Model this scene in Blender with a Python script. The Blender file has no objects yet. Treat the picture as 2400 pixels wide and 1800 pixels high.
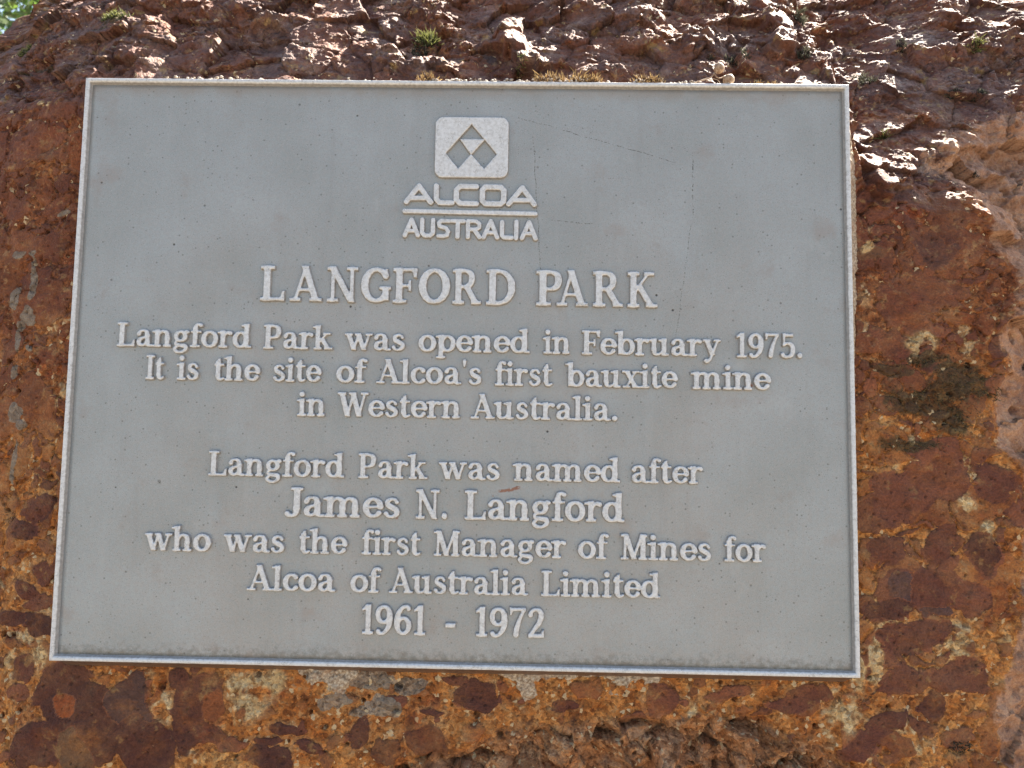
import bpy, bmesh, math, random
import numpy as np
from mathutils import Matrix, Vector

sc = bpy.context.scene
col = sc.collection
rnd = random.Random(7)

# ------------------------------------------------------------------ frame of the plaque
# plaque centre 1.2 m above the ground, the rock face leaning back by TILT; local x right, y up the face, z out of it
TILT = math.radians(10)
_s, _c = math.sin(TILT), math.cos(TILT)
M = Matrix(((1, 0, 0, 0), (0, _s, -_c, 0), (0, _c, _s, 1.2), (0, 0, 0, 1)))
R3 = M.to_3x3()


def W(x, y, z):
    return M @ Vector((x, y, z))


# ------------------------------------------------------------------ camera
CAM_C = Vector((0.050611, -0.056723, 0.559603))
CAM_R = Vector((0.999751, 0.016466, -0.015057))
CAM_U = Vector((-0.015243, 0.996836, 0.078005))
CAM_F = Vector((-0.016294, 0.077756, -0.996839))
cam = bpy.data.cameras.new('camera')
cam.lens, cam.sensor_width, cam.sensor_fit = 26, 36, 'HORIZONTAL'
cam.clip_start, cam.clip_end = .02, 400
cam.dof.use_dof = True
cam.dof.focus_distance = .575
cam.dof.aperture_fstop = 13
camo = bpy.data.objects.new('camera', cam)
col.objects.link(camo)
rot = Matrix((R3 @ CAM_R, R3 @ CAM_U, -(R3 @ CAM_F))).transposed()
camo.matrix_world = Matrix.Translation(M @ CAM_C) @ rot.to_4x4()
sc.camera = camo

# ------------------------------------------------------------------ light: open sky in front, a high sun behind the rock
SUN_D = (R3 @ Vector((.43, .79, -.405))).normalized()      # towards the sun
sun = bpy.data.lights.new('sun', 'SUN')
sun.energy, sun.angle, sun.color = 5.0, math.radians(.5), (1, .96, .9)
suno = bpy.data.objects.new('sun', sun)
col.objects.link(suno)
suno.rotation_euler = SUN_D.to_track_quat('Z', 'Y').to_euler()
world = bpy.data.worlds.new('World')
sc.world = world
world.use_nodes = True
wn = world.node_tree
bg = wn.nodes['Background']
sky = wn.nodes.new('ShaderNodeTexSky')
sky.sky_type = 'NISHITA'
sky.sun_disc = False
sky.sun_elevation = math.asin(SUN_D.z)
sky.sun_rotation = math.atan2(SUN_D.x, SUN_D.y)
sky.air_density, sky.dust_density, sky.ozone_density = 1.0, 2.0, 1.0
wn.links.new(sky.outputs[0], bg.inputs[0])
bg.inputs[1].default_value = .05
sc.view_settings.view_transform = 'Standard'
sc.view_settings.look = 'None'
sc.view_settings.exposure = 2.90
sc.view_settings.gamma = 1
sc.view_settings.use_white_balance = True          # the camera's balance for open shade
sc.view_settings.white_balance_temperature = 7100



# ------------------------------------------------------------------ noise (numpy)
def _tab(seed):
    r = np.random.RandomState(seed)
    p = r.permutation(256)
    return np.concatenate([p, p]), r.rand(256) * 2 * np.pi, r.rand(256, 4)


def perlin(x, y, seed=0):
    p, ang, _ = _tab(seed)
    xi, yi = np.floor(x).astype(int), np.floor(y).astype(int)
    fx, fy = x - xi, y - yi
    u, v = fx * fx * fx * (fx * (fx * 6 - 15) + 10), fy * fy * fy * (fy * (fy * 6 - 15) + 10)
    ga, gb = np.cos(ang), np.sin(ang)

    def g(i, j):
        k = p[p[(xi + i) & 255] + ((yi + j) & 255)]
        return ga[k] * (fx - i) + gb[k] * (fy - j)
    a = g(0, 0) * (1 - u) + g(1, 0) * u
    b = g(0, 1) * (1 - u) + g(1, 1) * u
    return (a * (1 - v) + b * v) * 1.5


def fbm(x, y, f, octv=4, seed=0, gain=.5, ridged=False):
    s, a, t = 0., 1., 0.
    for i in range(octv):
        n = perlin(x * f + 17.3 * i, y * f - 9.1 * i, seed + i)
        if ridged:
            n = 1 - 2 * np.abs(n)
        s = s + a * n
        t += a
        a *= gain
        f *= 2.03
    return s / t


def worley(x, y, f, seed=0):
    """F1, F2, cell randoms (3), offset to the cell point (in cell units)"""
    p, _, tb = _tab(seed)
    X, Y = x * f, y * f
    xi, yi = np.floor(X).astype(int), np.floor(Y).astype(int)
    f1 = np.full(X.shape, 9.)
    f2 = np.full(X.shape, 9.)
    k1 = np.zeros(X.shape, int)
    ox = np.zeros(X.shape)
    oy = np.zeros(X.shape)
    for i in (-1, 0, 1):
        for j in (-1, 0, 1):
            k = p[p[(xi + i) & 255] + ((yi + j) & 255)]
            dx, dy = X - (xi + i + tb[k, 0]), Y - (yi + j + tb[k, 1])
            d = dx * dx + dy * dy
            near = d < f1
            f2 = np.where(near, f1, np.minimum(f2, d))
            ox, oy, k1 = np.where(near, dx, ox), np.where(near, dy, oy), np.where(near, k, k1)
            f1 = np.where(near, d, f1)
    return np.sqrt(f1), np.sqrt(f2), tb[k1, 2], tb[k1, 3], tb[(k1 * 7 + 3) & 255, 2], ox, oy


def sst(a, b, x):
    t = np.clip((x - a) / (b - a), 0, 1)
    return t * t * (3 - 2 * t)


# ------------------------------------------------------------------ mesh and object helpers
def mesh_np(name, V, F, smooth=True):
    """V (n,3) float, F (m,3|4) int -> mesh"""
    me = bpy.data.meshes.new(name)
    V = np.asarray(V, np.float32)
    F = np.asarray(F, np.int32)
    k = F.shape[1]
    me.vertices.add(len(V))
    me.vertices.foreach_set('co', V.ravel())
    me.loops.add(F.size)
    me.loops.foreach_set('vertex_index', F.ravel())
    me.polygons.add(len(F))
    me.polygons.foreach_set('loop_start', np.arange(0, F.size, k, dtype=np.int32))
    me.polygons.foreach_set('loop_total', np.full(len(F), k, np.int32))
    me.polygons.foreach_set('use_smooth', np.full(len(F), smooth, bool))
    me.update(calc_edges=True)
    me.validate()
    return me


def grid_faces(nx, ny, keep=None):
    i = np.arange(nx - 1)[None, :] + np.arange(ny - 1)[:, None] * nx
    F = np.stack([i, i + 1, i + 1 + nx, i + nx], -1)
    return F[keep] if keep is not None else F.reshape(-1, 4)


def compact(V, F):
    used = np.unique(F)
    mp = np.full(len(V), -1)
    mp[used] = np.arange(len(used))
    return V[used], mp[F], used


def link(name, me, mat=None, parent=None, mw=None):
    o = bpy.data.objects.new(name, me)
    col.objects.link(o)
    if mat is not None:
        me.materials.append(mat)
    if parent is not None:
        o.parent = parent
    if mw is not None:
        o.matrix_world = mw
    return o


def tag(o, label=None, cat=None, group=None, kind=None):
    if label: o['label'] = label
    if cat: o['category'] = cat
    if group: o['group'] = group
    if kind: o['kind'] = kind
    return o


def empty(name, loc, label, cat, group=None, rot=None):
    o = bpy.data.objects.new(name, None)
    o.empty_display_size = .02
    col.objects.link(o)
    o.matrix_world = Matrix.Translation(loc) @ (rot.to_4x4() if rot is not None else Matrix())
    return tag(o, label, cat, group)


class Buf:
    """collects small polygons for one mesh"""
    def __init__(self):
        self.v, self.f = [], []

    def add(self, vs, fs):
        n = len(self.v)
        self.v += [tuple(v) for v in vs]
        self.f += [tuple(i + n for i in f) for f in fs]

    def tube(self, pts, rad, n=8, cap=True):
        pts = [Vector(p) for p in pts]
        rs = rad if isinstance(rad, (list, tuple)) else [rad] * len(pts)
        vs, fs = [], []
        up = Vector((.3, .2, 1)).normalized()
        for i, p in enumerate(pts):
            d = (pts[min(i + 1, len(pts) - 1)] - pts[max(i - 1, 0)]).normalized()
            a = d.cross(up)
            if a.length < .05: a = d.cross(Vector((1, 0, 0)))
            a.normalize()
            b = d.cross(a)
            for k in range(n):
                t = 2 * math.pi * k / n
                vs.append(p + (a * math.cos(t) + b * math.sin(t)) * rs[i])
        for i in range(len(pts) - 1):
            for k in range(n):
                fs.append((i * n + k, i * n + (k + 1) % n, (i + 1) * n + (k + 1) % n, (i + 1) * n + k))
        if cap:
            fs.append(tuple(range(n - 1, -1, -1)))
            fs.append(tuple((len(pts) - 1) * n + k for k in range(n)))
        self.add(vs, fs)

    def mesh(self, name, smooth=True):
        me = bpy.data.meshes.new(name)
        me.from_pydata(self.v, [], self.f)
        for p in me.polygons: p.use_smooth = smooth
        return me


# ------------------------------------------------------------------ node helper
class N:
    def __init__(self, name):
        self.m = bpy.data.materials.new(name)
        self.m.use_nodes = True
        self.t = self.m.node_tree
        self.b = self.t.nodes['Principled BSDF']
        self.tc = self.t.nodes.new('ShaderNodeTexCoord')

    def n(self, kind, **kw):
        o = self.t.nodes.new('ShaderNode' + kind)
        for k, v in kw.items(): setattr(o, k, v)
        return o

    def l(self, a, b):
        if isinstance(a, (int, float)): b.default_value = a
        elif isinstance(a, (tuple, list)): b.default_value = (tuple(a) + (1,))[:len(b.default_value)] if len(a) == 3 and len(b.default_value) == 4 else a
        else: self.t.links.new(a, b)

    def noise(self, scale, detail=4, rough=.55, dist=0, vec=None):
        o = self.n('TexNoise')
        o.inputs['Scale'].default_value = scale
        o.inputs['Detail'].default_value = detail
        o.inputs['Roughness'].default_value = rough
        o.inputs['Distortion'].default_value = dist
        self.l(vec or self.tc.outputs['Object'], o.inputs['Vector'])
        return o.outputs['Fac']

    def voro(self, scale, feature='F1', vec=None, out='Distance'):
        o = self.n('TexVoronoi', feature=feature)
        o.inputs['Scale'].default_value = scale
        self.l(vec or self.tc.outputs['Object'], o.inputs['Vector'])
        return o.outputs[out]

    def math(self, op, a, b=0., clamp=False):
        o = self.n('Math', operation=op, use_clamp=clamp)
        self.l(a, o.inputs[0])
        self.l(b, o.inputs[1])
        return o.outputs[0]

    def rng(self, x, a, b, c=0., d=1.):
        o = self.n('MapRange', interpolation_type='SMOOTHSTEP')
        self.l(x, o.inputs[0])
        for i, v in enumerate((a, b, c, d)): o.inputs[i + 1].default_value = v
        return o.outputs[0]

    def mix(self, f, a, b, mode='MIX'):
        o = self.n('Mix', data_type='RGBA', blend_type=mode, clamp_factor=True)
        self.l(f, o.inputs[0])
        self.l(a, o.inputs[6])
        self.l(b, o.inputs[7])
        return o.outputs[2]

    def ramp(self, x, stops, interp='LINEAR'):
        o = self.n('ValToRGB')
        o.color_ramp.interpolation = interp
        e = o.color_ramp.elements
        while len(e) < len(stops): e.new(.5)
        for k, (p, c) in zip(e, stops):
            k.position = p
            k.color = (*c, 1) if len(c) == 3 else c
        self.l(x, o.inputs[0])
        return o.outputs[0]

    def attr(self, name):
        o = self.n('Attribute', attribute_name=name)
        s = self.n('SeparateColor')
        self.t.links.new(o.outputs['Color'], s.inputs[0])
        return s.outputs[0], s.outputs[1], s.outputs[2], o.outputs['Alpha']

    def bump(self, h, strength, dist, nrm=None):
        o = self.n('Bump')
        o.inputs['Strength'].default_value = strength
        o.inputs['Distance'].default_value = dist
        self.l(h, o.inputs['Height'])
        if nrm is not None: self.l(nrm, o.inputs['Normal'])
        return o.outputs[0]

    def done(self, color=None, rough=None, metal=None, nrm=None, spec=None):
        if color is not None: self.l(color, self.b.inputs['Base Color'])
        if rough is not None: self.l(rough, self.b.inputs['Roughness'])
        if metal is not None: self.l(metal, self.b.inputs['Metallic'])
        if nrm is not None: self.l(nrm, self.b.inputs['Normal'])
        if spec is not None: self.l(spec, self.b.inputs['Specular IOR Level'])
        return self.m

# ------------------------------------------------------------------ lettering
# A slab old-style letter drawn as strokes (unit = cap height), read as a distance field.
def crom(pts, closed=False, n=7):
    P = [np.array(p, float) for p in pts]
    m = len(P)
    if m == 2 and not closed:
        return P
    out = []
    for i in range(m if closed else m - 1):
        if closed:
            a, b, c, d = P[i - 1], P[i], P[(i + 1) % m], P[(i + 2) % m]
        else:
            b, c = P[i], P[i + 1]
            a = P[i - 1] if i > 0 else b * 2 - c
            d = P[i + 2] if i + 2 < m else c * 2 - b
        for k in range(n):
            t = k / n
            out.append(.5 * (2 * b + (c - a) * t + (2 * a - 5 * b + 4 * c - d) * t * t + (3 * b - a - 3 * c + d) * t ** 3))
    out.append(P[0] if closed else P[-1])
    return out


def sd_line(X, Y, pts):
    best = np.full(X.shape, 9.)
    for (ax, ay, ar), (bx, by, br) in zip(pts[:-1], pts[1:]):
        dx, dy = bx - ax, by - ay
        L = dx * dx + dy * dy + 1e-12
        t = np.clip(((X - ax) * dx + (Y - ay) * dy) / L, 0, 1)
        d = np.hypot(X - ax - t * dx, Y - ay - t * dy) - (ar + (br - ar) * t)
        best = np.minimum(best, d)
    return best


def sd_poly(X, Y, pts):
    d = np.full(X.shape, 81.)
    s = np.ones(X.shape)
    n = len(pts)
    for i in range(n):
        ax, ay = pts[i]
        bx, by = pts[i - 1]
        ex, ey = bx - ax, by - ay
        wx, wy = X - ax, Y - ay
        t = np.clip((wx * ex + wy * ey) / (ex * ex + ey * ey + 1e-12), 0, 1)
        d = np.minimum(d, (wx - ex * t) ** 2 + (wy - ey * t) ** 2)
        c1, c2, c3 = Y >= ay, Y < by, ex * wy > ey * wx
        s = np.where((c1 & c2 & c3) | (~c1 & ~c2 & ~c3), -s, s)
    return s * np.sqrt(d)


def smin(a, b, k):
    h = np.maximum(k - np.abs(a - b), 0) / k
    return np.minimum(a, b) - h * h * k * .25


LW, SH = .185, .085            # stem width, serif height
def ST(x, y0, y1, w=LW): return ('p', [(x - w / 2, y0), (x + w / 2, y0), (x + w / 2, y1), (x - w / 2, y1)])
def SL(x, y, l, r, h=SH): return ('p', [(x - l, y), (x + r, y), (x + r, y + h), (x - l, y + h)])      # slab serif
def DG(x0, y0, x1, y1, w): return ('p', [(x0 - w / 2, y0), (x0 + w / 2, y0), (x1 + w / 2, y1), (x1 - w / 2, y1)])
def FL(x, y, w=LW): return ('p', [(x - w / 2 - .13, y - .1), (x - w / 2 - .13, y - .035), (x + w / 2, y + .01), (x + w / 2, y - .12), (x - w / 2, y - .12)])
def CV(*pts): return ('s', list(pts))
def BW(cx, cy, rx, ry, tk=.1, tn=.052, a0=0, a1=360, rot=0):
    n = max(6, int(abs(a1 - a0) / 22))
    P = []
    for i in range(n + 1):
        a = math.radians(a0 + (a1 - a0) * i / n)
        P.append((cx + rx * math.cos(a), cy + ry * math.sin(a), tn + (tk - tn) * abs(math.cos(a - math.radians(rot))) ** 1.4))
    return ('l', P)


X_ = .70
G = {}                          # char: (advance, [strokes])
G['a'] = (.74, [ST(.50, .06, .5), CV((.13, .53, .085), (.19, .63, .06), (.32, .665, .045), (.45, .61, .075), (.50, .46, .09)),
                CV((.48, .40, .045), (.30, .36, .05), (.16, .27, .085), (.15, .13, .085), (.27, .055, .055), (.40, .10, .05), (.5, .2, .05)),
                CV((.50, .14, .09), (.56, .05, .055), (.70, .045, .045))])
G['b'] = (.78, [ST(.16, .03, 1.0), FL(.16, 1.0), BW(.42, .345, .245, .3, .1, .05)])
G['c'] = (.64, [BW(.36, .35, .25, .3, .1, .05, 48, 318), CV((.52, .55, .085), (.5, .58, .07))])
G['d'] = (.80, [ST(.585, .03, 1.0), FL(.585, 1.0), BW(.34, .345, .245, .3, .1, .05), SL(.585, 0, .0, .2)])
G['e'] = (.68, [BW(.35, .35, .25, .3, .1, .05, 8, 322), CV((.13, .37, .04), (.58, .38, .04))])
G['f'] = (.47, [ST(.20, 0, .8), CV((.20, .76, .092), (.23, .90, .075), (.32, .965, .05), (.43, .92, .075)), SL(.22, .615, .2, .23, .075), SL(.20, 0, .2, .2)])
G['g'] = (.74, [BW(.32, .455, .20, .185, .088, .05), CV((.47, .6, .04), (.56, .66, .05), (.62, .63, .065)),
                CV((.22, .28, .04), (.12, .19, .05), (.16, .095, .065), (.36, .065, .075), (.53, .03, .085), (.55, -.10, .07), (.40, -.21, .05), (.20, -.20, .06), (.09, -.10, .065), (.15, .0, .05), (.24, .08, .04))])
G['h'] = (.86, [ST(.18, 0, 1.0), FL(.18, 1.0), CV((.20, .44, .045), (.32, .6, .05), (.45, .645, .06), (.58, .58, .085), (.61, .45, .0925), (.61, .3, .0925)), ST(.61, 0, .4), SL(.18, 0, .17, .17), SL(.61, 0, .17, .17)])
G['i'] = (.42, [ST(.20, 0, X_), FL(.20, X_), SL(.20, 0, .19, .19), CV((.19, .9, .105), (.2, .9, .105))])
G['k'] = (.80, [ST(.18, 0, 1.0), FL(.18, 1.0), SL(.18, 0, .17, .17), DG(.22, .3, .56, .66, .1), SL(.56, .62, .15, .15, .075), DG(.36, .44, .62, .03, .2), SL(.62, 0, .16, .19)])
G['l'] = (.42, [ST(.20, 0, 1.0), FL(.20, 1.0), SL(.20, 0, .19, .19)])
nar = lambda x0, x1: [CV((x0 + .02, .44, .045), (x0 + .13, .6, .05), (x0 + .26, .645, .06), (x1 - .03, .58, .085), (x1, .45, .0925), (x1, .3, .0925)), ST(x1, 0, .4), SL(x1, 0, .16, .16)]
G['m'] = (1.28, [ST(.18, 0, X_), FL(.18, X_), SL(.18, 0, .16, .16)] + nar(.18, .60) + nar(.60, 1.02))
G['n'] = (.86, [ST(.18, 0, X_), FL(.18, X_), SL(.18, 0, .17, .17)] + nar(.18, .61))
G['o'] = (.74, [BW(.36, .35, .265, .305, .1, .052)])
G['p'] = (.80, [ST(.18, -.27, X_), FL(.18, X_), SL(.18, -.27, .18, .18), BW(.44, .35, .245, .3, .1, .05)])
G['r'] = (.60, [ST(.18, 0, X_), FL(.18, X_), SL(.18, 0, .17, .19), CV((.2, .42, .045), (.29, .57, .05), (.40, .63, .065), (.50, .6, .08))])
G['s'] = (.60, [CV((.46, .55, .06), (.40, .635, .05), (.29, .655, .05), (.16, .58, .075), (.17, .45, .085), (.30, .37, .095), (.45, .28, .085), (.46, .14, .08), (.32, .045, .05), (.18, .065, .055), (.11, .15, .07))])
G['t'] = (.50, [ST(.20, .15, .8), ('p', [(.10, .62), (.10, .72), (.2, .9), (.29, .92), (.29, .62)]), SL(.24, .615, .2, .22, .08), CV((.20, .2, .0925), (.24, .08, .08), (.34, .045, .055), (.45, .09, .04))])
G['u'] = (.86, [ST(.18, .2, X_), FL(.18, X_), CV((.18, .25, .0925), (.21, .1, .08), (.33, .05, .055), (.47, .1, .045), (.58, .22, .045)), ST(.60, 0, X_), FL(.60, X_), SL(.60, 0, 0, .2)])
G['w'] = (1.14, [DG(.15, .68, .37, .02, .19), DG(.37, .02, .565, .68, .095), DG(.55, .68, .78, .02, .19), DG(.78, .02, .99, .68, .095), SL(.14, .62, .14, .17, .08), SL(.99, .62, .15, .13, .08), SL(.53, .62, .12, .1, .08)])
G['x'] = (.80, [DG(.20, .68, .60, .02, .2), DG(.60, .68, .20, .02, .1), SL(.18, .62, .16, .16, .075), SL(.60, .62, .14, .15, .075), SL(.20, 0, .15, .15, .075), SL(.62, 0, .17, .17, .075)])
G['y'] = (.78, [DG(.18, .68, .42, .06, .195), CV((.64, .66, .045), (.45, .18, .045), (.33, -.11, .05), (.2, -.2, .085), (.16, -.2, .085)), SL(.18, .62, .16, .16, .075), SL(.62, .62, .14, .15, .075)])
# capitals
G['A'] = (1.0, [DG(.17, .03, .49, .99, .095), DG(.46, 1.0, .82, .03, .2), SL(.48, .29, .22, .22, .075), SL(.17, 0, .17, .17), SL(.83, 0, .2, .18), ('p', [(.42, .93), (.36, 1.01), (.56, 1.01), (.56, .9)])])
G['D'] = (.94, [ST(.22, .0, 1.0, .2), SL(.22, 0, .19, .2), SL(.22, 1 - SH, .19, .2), CV((.25, .955, .045), (.45, .955, .048), (.66, .86, .075), (.79, .65, .1), (.80, .5, .105), (.79, .35, .1), (.66, .14, .075), (.45, .045, .048), (.25, .045, .045))])
G['F'] = (.80, [ST(.22, 0, 1.0, .2), SL(.22, 0, .19, .23), SL(.22, 1 - SH, .19, .55), ('p', [(.68, .74), (.77, .72), (.77, 1.), (.62, 1.), (.62, .93)]), SL(.3, .46, .1, .27, .08), ('p', [(.52, .36), (.59, .34), (.59, .66), (.52, .64)])])
G['G'] = (1.0, [BW(.50, .5, .37, .455, .115, .052, 38, 318), ('p', [(.76, .70), (.83, .70), (.85, .97), (.8, .97), (.7, .85)]), ST(.80, .06, .4, .19), SL(.79, .38, .19, .17, .08)])
G['I'] = (.46, [ST(.22, 0, 1.0, .2), SL(.22, 0, .2, .2), SL(.22, 1 - SH, .2, .2)])
G['J'] = (.62, [ST(.42, .25, 1.0, .2), SL(.42, 1 - SH, .2, .19), CV((.42, .3, .1), (.40, .12, .085), (.30, .03, .055), (.17, .04, .07), (.11, .09, .085))])
G['K'] = (.98, [ST(.22, 0, 1.0, .2), SL(.22, 0, .19, .2), SL(.22, 1 - SH, .19, .2), DG(.26, .42, .72, .98, .1), SL(.74, 1 - SH, .16, .17), DG(.40, .62, .82, .02, .21), SL(.84, 0, .2, .18)])
G['L'] = (.82, [ST(.22, 0, 1.0, .2), SL(.22, 1 - SH, .2, .22), SL(.22, 0, .2, .54, .085), ('p', [(.62, .05), (.76, .0), (.78, .29), (.71, .27), (.66, .13)])])
G['M'] = (1.14, [DG(.2, .03, .22, 1., .1), DG(.24, 1., .57, .02, .2), DG(.55, .02, .88, 1., .1), ST(.93, 0, 1., .2), SL(.2, 0, .15, .15), SL(.22, 1 - SH, .18, .08), SL(.93, 0, .17, .17), SL(.93, 1 - SH, .08, .17)])
G['N'] = (1.08, [ST(.22, 0, 1., .11), DG(.20, 1.0, .83, .0, .21), ST(.84, 0, 1., .11), SL(.22, 0, .18, .18), SL(.18, 1 - SH, .15, .12), SL(.84, 1 - SH, .18, .18)])
G['O'] = (1.02, [BW(.50, .5, .375, .455, .118, .055)])
G['P'] = (.84, [ST(.22, 0, 1.0, .2), SL(.22, 0, .19, .23), SL(.22, 1 - SH, .19, .2), CV((.25, .955, .045), (.46, .955, .048), (.63, .88, .085), (.67, .72, .1), (.62, .55, .085), (.46, .475, .048), (.25, .475, .042))])
G['R'] = (.98, [ST(.22, 0, 1.0, .2), SL(.22, 0, .19, .2), SL(.22, 1 - SH, .19, .2), CV((.25, .955, .045), (.46, .955, .048), (.63, .88, .085), (.67, .74, .1), (.62, .58, .085), (.46, .505, .048), (.25, .505, .042)), DG(.50, .5, .82, .02, .21), SL(.83, 0, .16, .16)])
G['W'] = (1.3, [DG(.18, .98, .44, .02, .21), DG(.44, .02, .67, .98, .1), DG(.65, .98, .92, .02, .21), DG(.92, .02, 1.14, .98, .1), SL(.18, 1 - SH, .17, .17), SL(.64, 1 - SH, .15, .12), SL(1.14, 1 - SH, .15, .15)])
# figures
G['1'] = (.56, [ST(.30, 0, 1.0, .19), ('p', [(.06, .80), (.06, .88), (.25, 1.01), (.39, 1.01), (.39, .82), (.2, .84)]), SL(.30, 0, .22, .2)])
G['9'] = (.76, [BW(.36, .68, .235, .27, .095, .052), CV((.60, .72, .09), (.62, .5, .1), (.55, .25, .09), (.38, .06, .06), (.22, .04, .06), (.15, .1, .08))])
G['6'] = (.76, [BW(.38, .31, .235, .265, .095, .052), CV((.14, .3, .09), (.13, .5, .1), (.2, .75, .09), (.37, .94, .06), (.53, .96, .06), (.59, .9, .08))])
G['7'] = (.70, [SL(.35, .90, .29, .31, .1), ('p', [(.06, .76), (.13, .76), (.16, .93), (.06, 1.)]), CV((.60, .93, .05), (.45, .64, .065), (.34, .34, .09), (.29, .09, .1))])
G['5'] = (.74, [('p', [(.16, .5), (.24, .5), (.25, 1.), (.16, 1.)]), SL(.35, .88, .18, .27, .115), CV((.19, .53, .045), (.36, .6, .055), (.55, .52, .085), (.60, .33, .1), (.54, .13, .085), (.36, .04, .055), (.2, .06, .065), (.14, .13, .085))])
G['2'] = (.76, [CV((.15, .77, .085), (.2, .89, .06), (.36, .955, .05), (.53, .87, .085), (.56, .7, .1), (.47, .48, .085), (.26, .22, .06), (.13, .05, .05)), SL(.36, .0, .27, .3, .12), ('p', [(.55, .08), (.66, .02), (.67, .24), (.61, .24)])])
G['-'] = (.44, [SL(.22, .28, .17, .17, .14)])
G['.'] = (.36, [CV((.17, .1, .105), (.18, .1, .105))])
G["'"] = (.28, [CV((.13, .97, .075), (.12, .76, .03))])


def glyph_sd(ch, X, Y):
    d = None
    for kind, pts in G[ch][1]:
        if kind == 's':
            e = sd_line(X, Y, crom(pts))
        elif kind == 'l':
            e = sd_line(X, Y, pts)
        else:
            e = sd_poly(X, Y, pts)
        d = e if d is None else smin(d, e, .055)
    return d


def word_sd(word, h=.0135):
    """distance field of a word in cap units on a regular grid; returns x axis, y axis, field, ink extent"""
    adv, pos = 0., []
    for c in word:
        pos.append(adv)
        adv += G[c][0]
    xs = np.arange(-.16, adv + .16, h)
    ys = np.arange(-.42, 1.16, h)
    F = np.full((len(ys), len(xs)), 9.)
    for c, p in zip(word, pos):
        i0, i1 = np.searchsorted(xs, [p - .16, p + G[c][0] + .22])
        Xg, Yg = np.meshgrid(xs[i0:i1] - p, ys)
        F[:, i0:i1] = np.minimum(F[:, i0:i1], glyph_sd(c, Xg, Yg))
    cols = np.where((F < .02).any(0))[0]
    return xs, ys, F, xs[cols[0]], xs[cols[-1]]
# ------------------------------------------------------------------ where a point of the photograph lies on the face
F_PX = 26 / 36 * 2400


def ray(px, py):
    return (CAM_R * ((px - 1200) / F_PX) - CAM_U * ((py - 900) / F_PX) + CAM_F)


def on_plane(px, py, z):
    d = ray(px, py)
    return CAM_C + d * ((z - CAM_C.z) / d.z)


# ------------------------------------------------------------------ ground
def ground_material():
    n = N('red_gravel')
    a = n.noise(.8, 5)
    b = n.noise(60, 3)
    c = n.ramp(a, [(.35, (.095, .075, .050)), (.65, (.145, .112, .078))])
    c = n.mix(n.rng(b, .4, .7), c, (.18, .14, .10))
    return n.done(c, .95, nrm=n.bump(b, .6, .01))


gx = np.concatenate([np.linspace(-70, -3, 18), np.linspace(-2.5, 2.5, 41), np.linspace(3, 70, 18)])
GX, GY = np.meshgrid(gx, gx)
GZ = fbm(GX, GY, .35, 3, 90) * .06
GZ -= GZ[np.hypot(GX, GY) < 2].mean()
tag(link('ground', mesh_np('ground', np.stack([GX, GY, GZ], -1).reshape(-1, 3), grid_faces(len(gx), len(gx))), ground_material()), kind='structure')

# ------------------------------------------------------------------ the boulder: a bauxite conglomerate
STEP = .0009
geo = lambda a, b, k: a + (b - a) * (np.linspace(0, 1, k) ** 1.8)
xs = np.concatenate([geo(-.43, -1.05, 30)[:0:-1], np.arange(-.43, .53, STEP), geo(.53, 1.15, 30)])
ys = np.concatenate([geo(-.37, -1.28, 34)[:0:-1], np.arange(-.37, .47, STEP), geo(.47, 1.0, 30)])
X, Y = np.meshgrid(xs, ys)

# edge on the right where the face gives way to the smooth tan flank
EDGE = [(2560, -60), (2440, 120), (2371, 209), (2330, 254), (2200, 300), (2135, 345), (2153, 403), (2216, 440), (2212, 485), (2262, 534), (2280, 584), (2330, 647), (2330, 738),
        (2298, 805), (2330, 873), (2289, 945), (2284, 1037), (2361, 1129), (2351, 1262), (2340, 1431), (2328, 1508), (2285, 1644), (2310, 1800)]
ep = np.array([on_plane(a, b, -.03 - .00046 * max(0, 330 - b))[:2] for a, b in EDGE])[::-1]
xe = np.interp(ys, ep[:, 1], ep[:, 0])[:, None] + fbm(X, Y, 40, 3, 5) * .006
u = X - xe
flank = sst(-.004, .012 + .034 * sst(.09, .17, Y), u + .010 * sst(.1, .2, Y) * fbm(X, Y, 60, 3, 6))

dt = np.maximum(0, Y - .214 + .085 * sst(.297, .328, X + .004 * fbm(X, Y, 40, 2, 7)))
top = sst(.205, .245, Y + .075 * sst(.297, .328, X) + .012 * fbm(X, Y, 14, 2, 3))
dq = np.maximum(0, dt - .20)
h = -.0125 - ((.60 - .07 * sst(.36, .44, X)) * dt + .25 * dt * dt + 1.3 * dq * dq)
dl = np.maximum(0, -.27 - X)
h -= .08 * dl + 1.32 * dl * dl
uu = np.maximum(0, u)
h -= np.where(u > 0, (.44 - .16 * sst(.08, .24, Y)) * (np.sqrt(uu * uu + .012 ** 2) - .012), 0) + .003 * flank
db = np.maximum(0, -.42 - Y)
h -= .5 * db * db
h += .006 * fbm(X, Y, 5, 2, 11) * sst(.0, .06, np.maximum(np.abs(X) - .3, np.abs(Y) - .225))
# the broken, undercut part below the plaque
BRK = np.array([on_plane(a, b, -.015)[:2] for a, b in [(860, 1800), (1000, 1755), (1150, 1700), (1300, 1668), (1480, 1655), (1600, 1650), (1750, 1660), (1880, 1700), (1980, 1760), (2040, 1800)]])
yb = np.interp(X, BRK[:, 0], BRK[:, 1], left=-.6, right=-.6) + .010 * fbm(X, Y, 30, 3, 21)
broken = sst(.0, .016, yb - Y)
h += broken * .012 * fbm(X, Y, 26, 4, 121, .55)
h -= broken * (.003 + .03 * np.maximum(0, yb - Y))

def rock_z(x, y):
    i = min(max(np.searchsorted(xs, x), 1), len(xs) - 1)
    j = min(max(np.searchsorted(ys, y), 1), len(ys) - 1)
    return float(h[j - 1:j + 1, i - 1:i + 1].mean())


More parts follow.
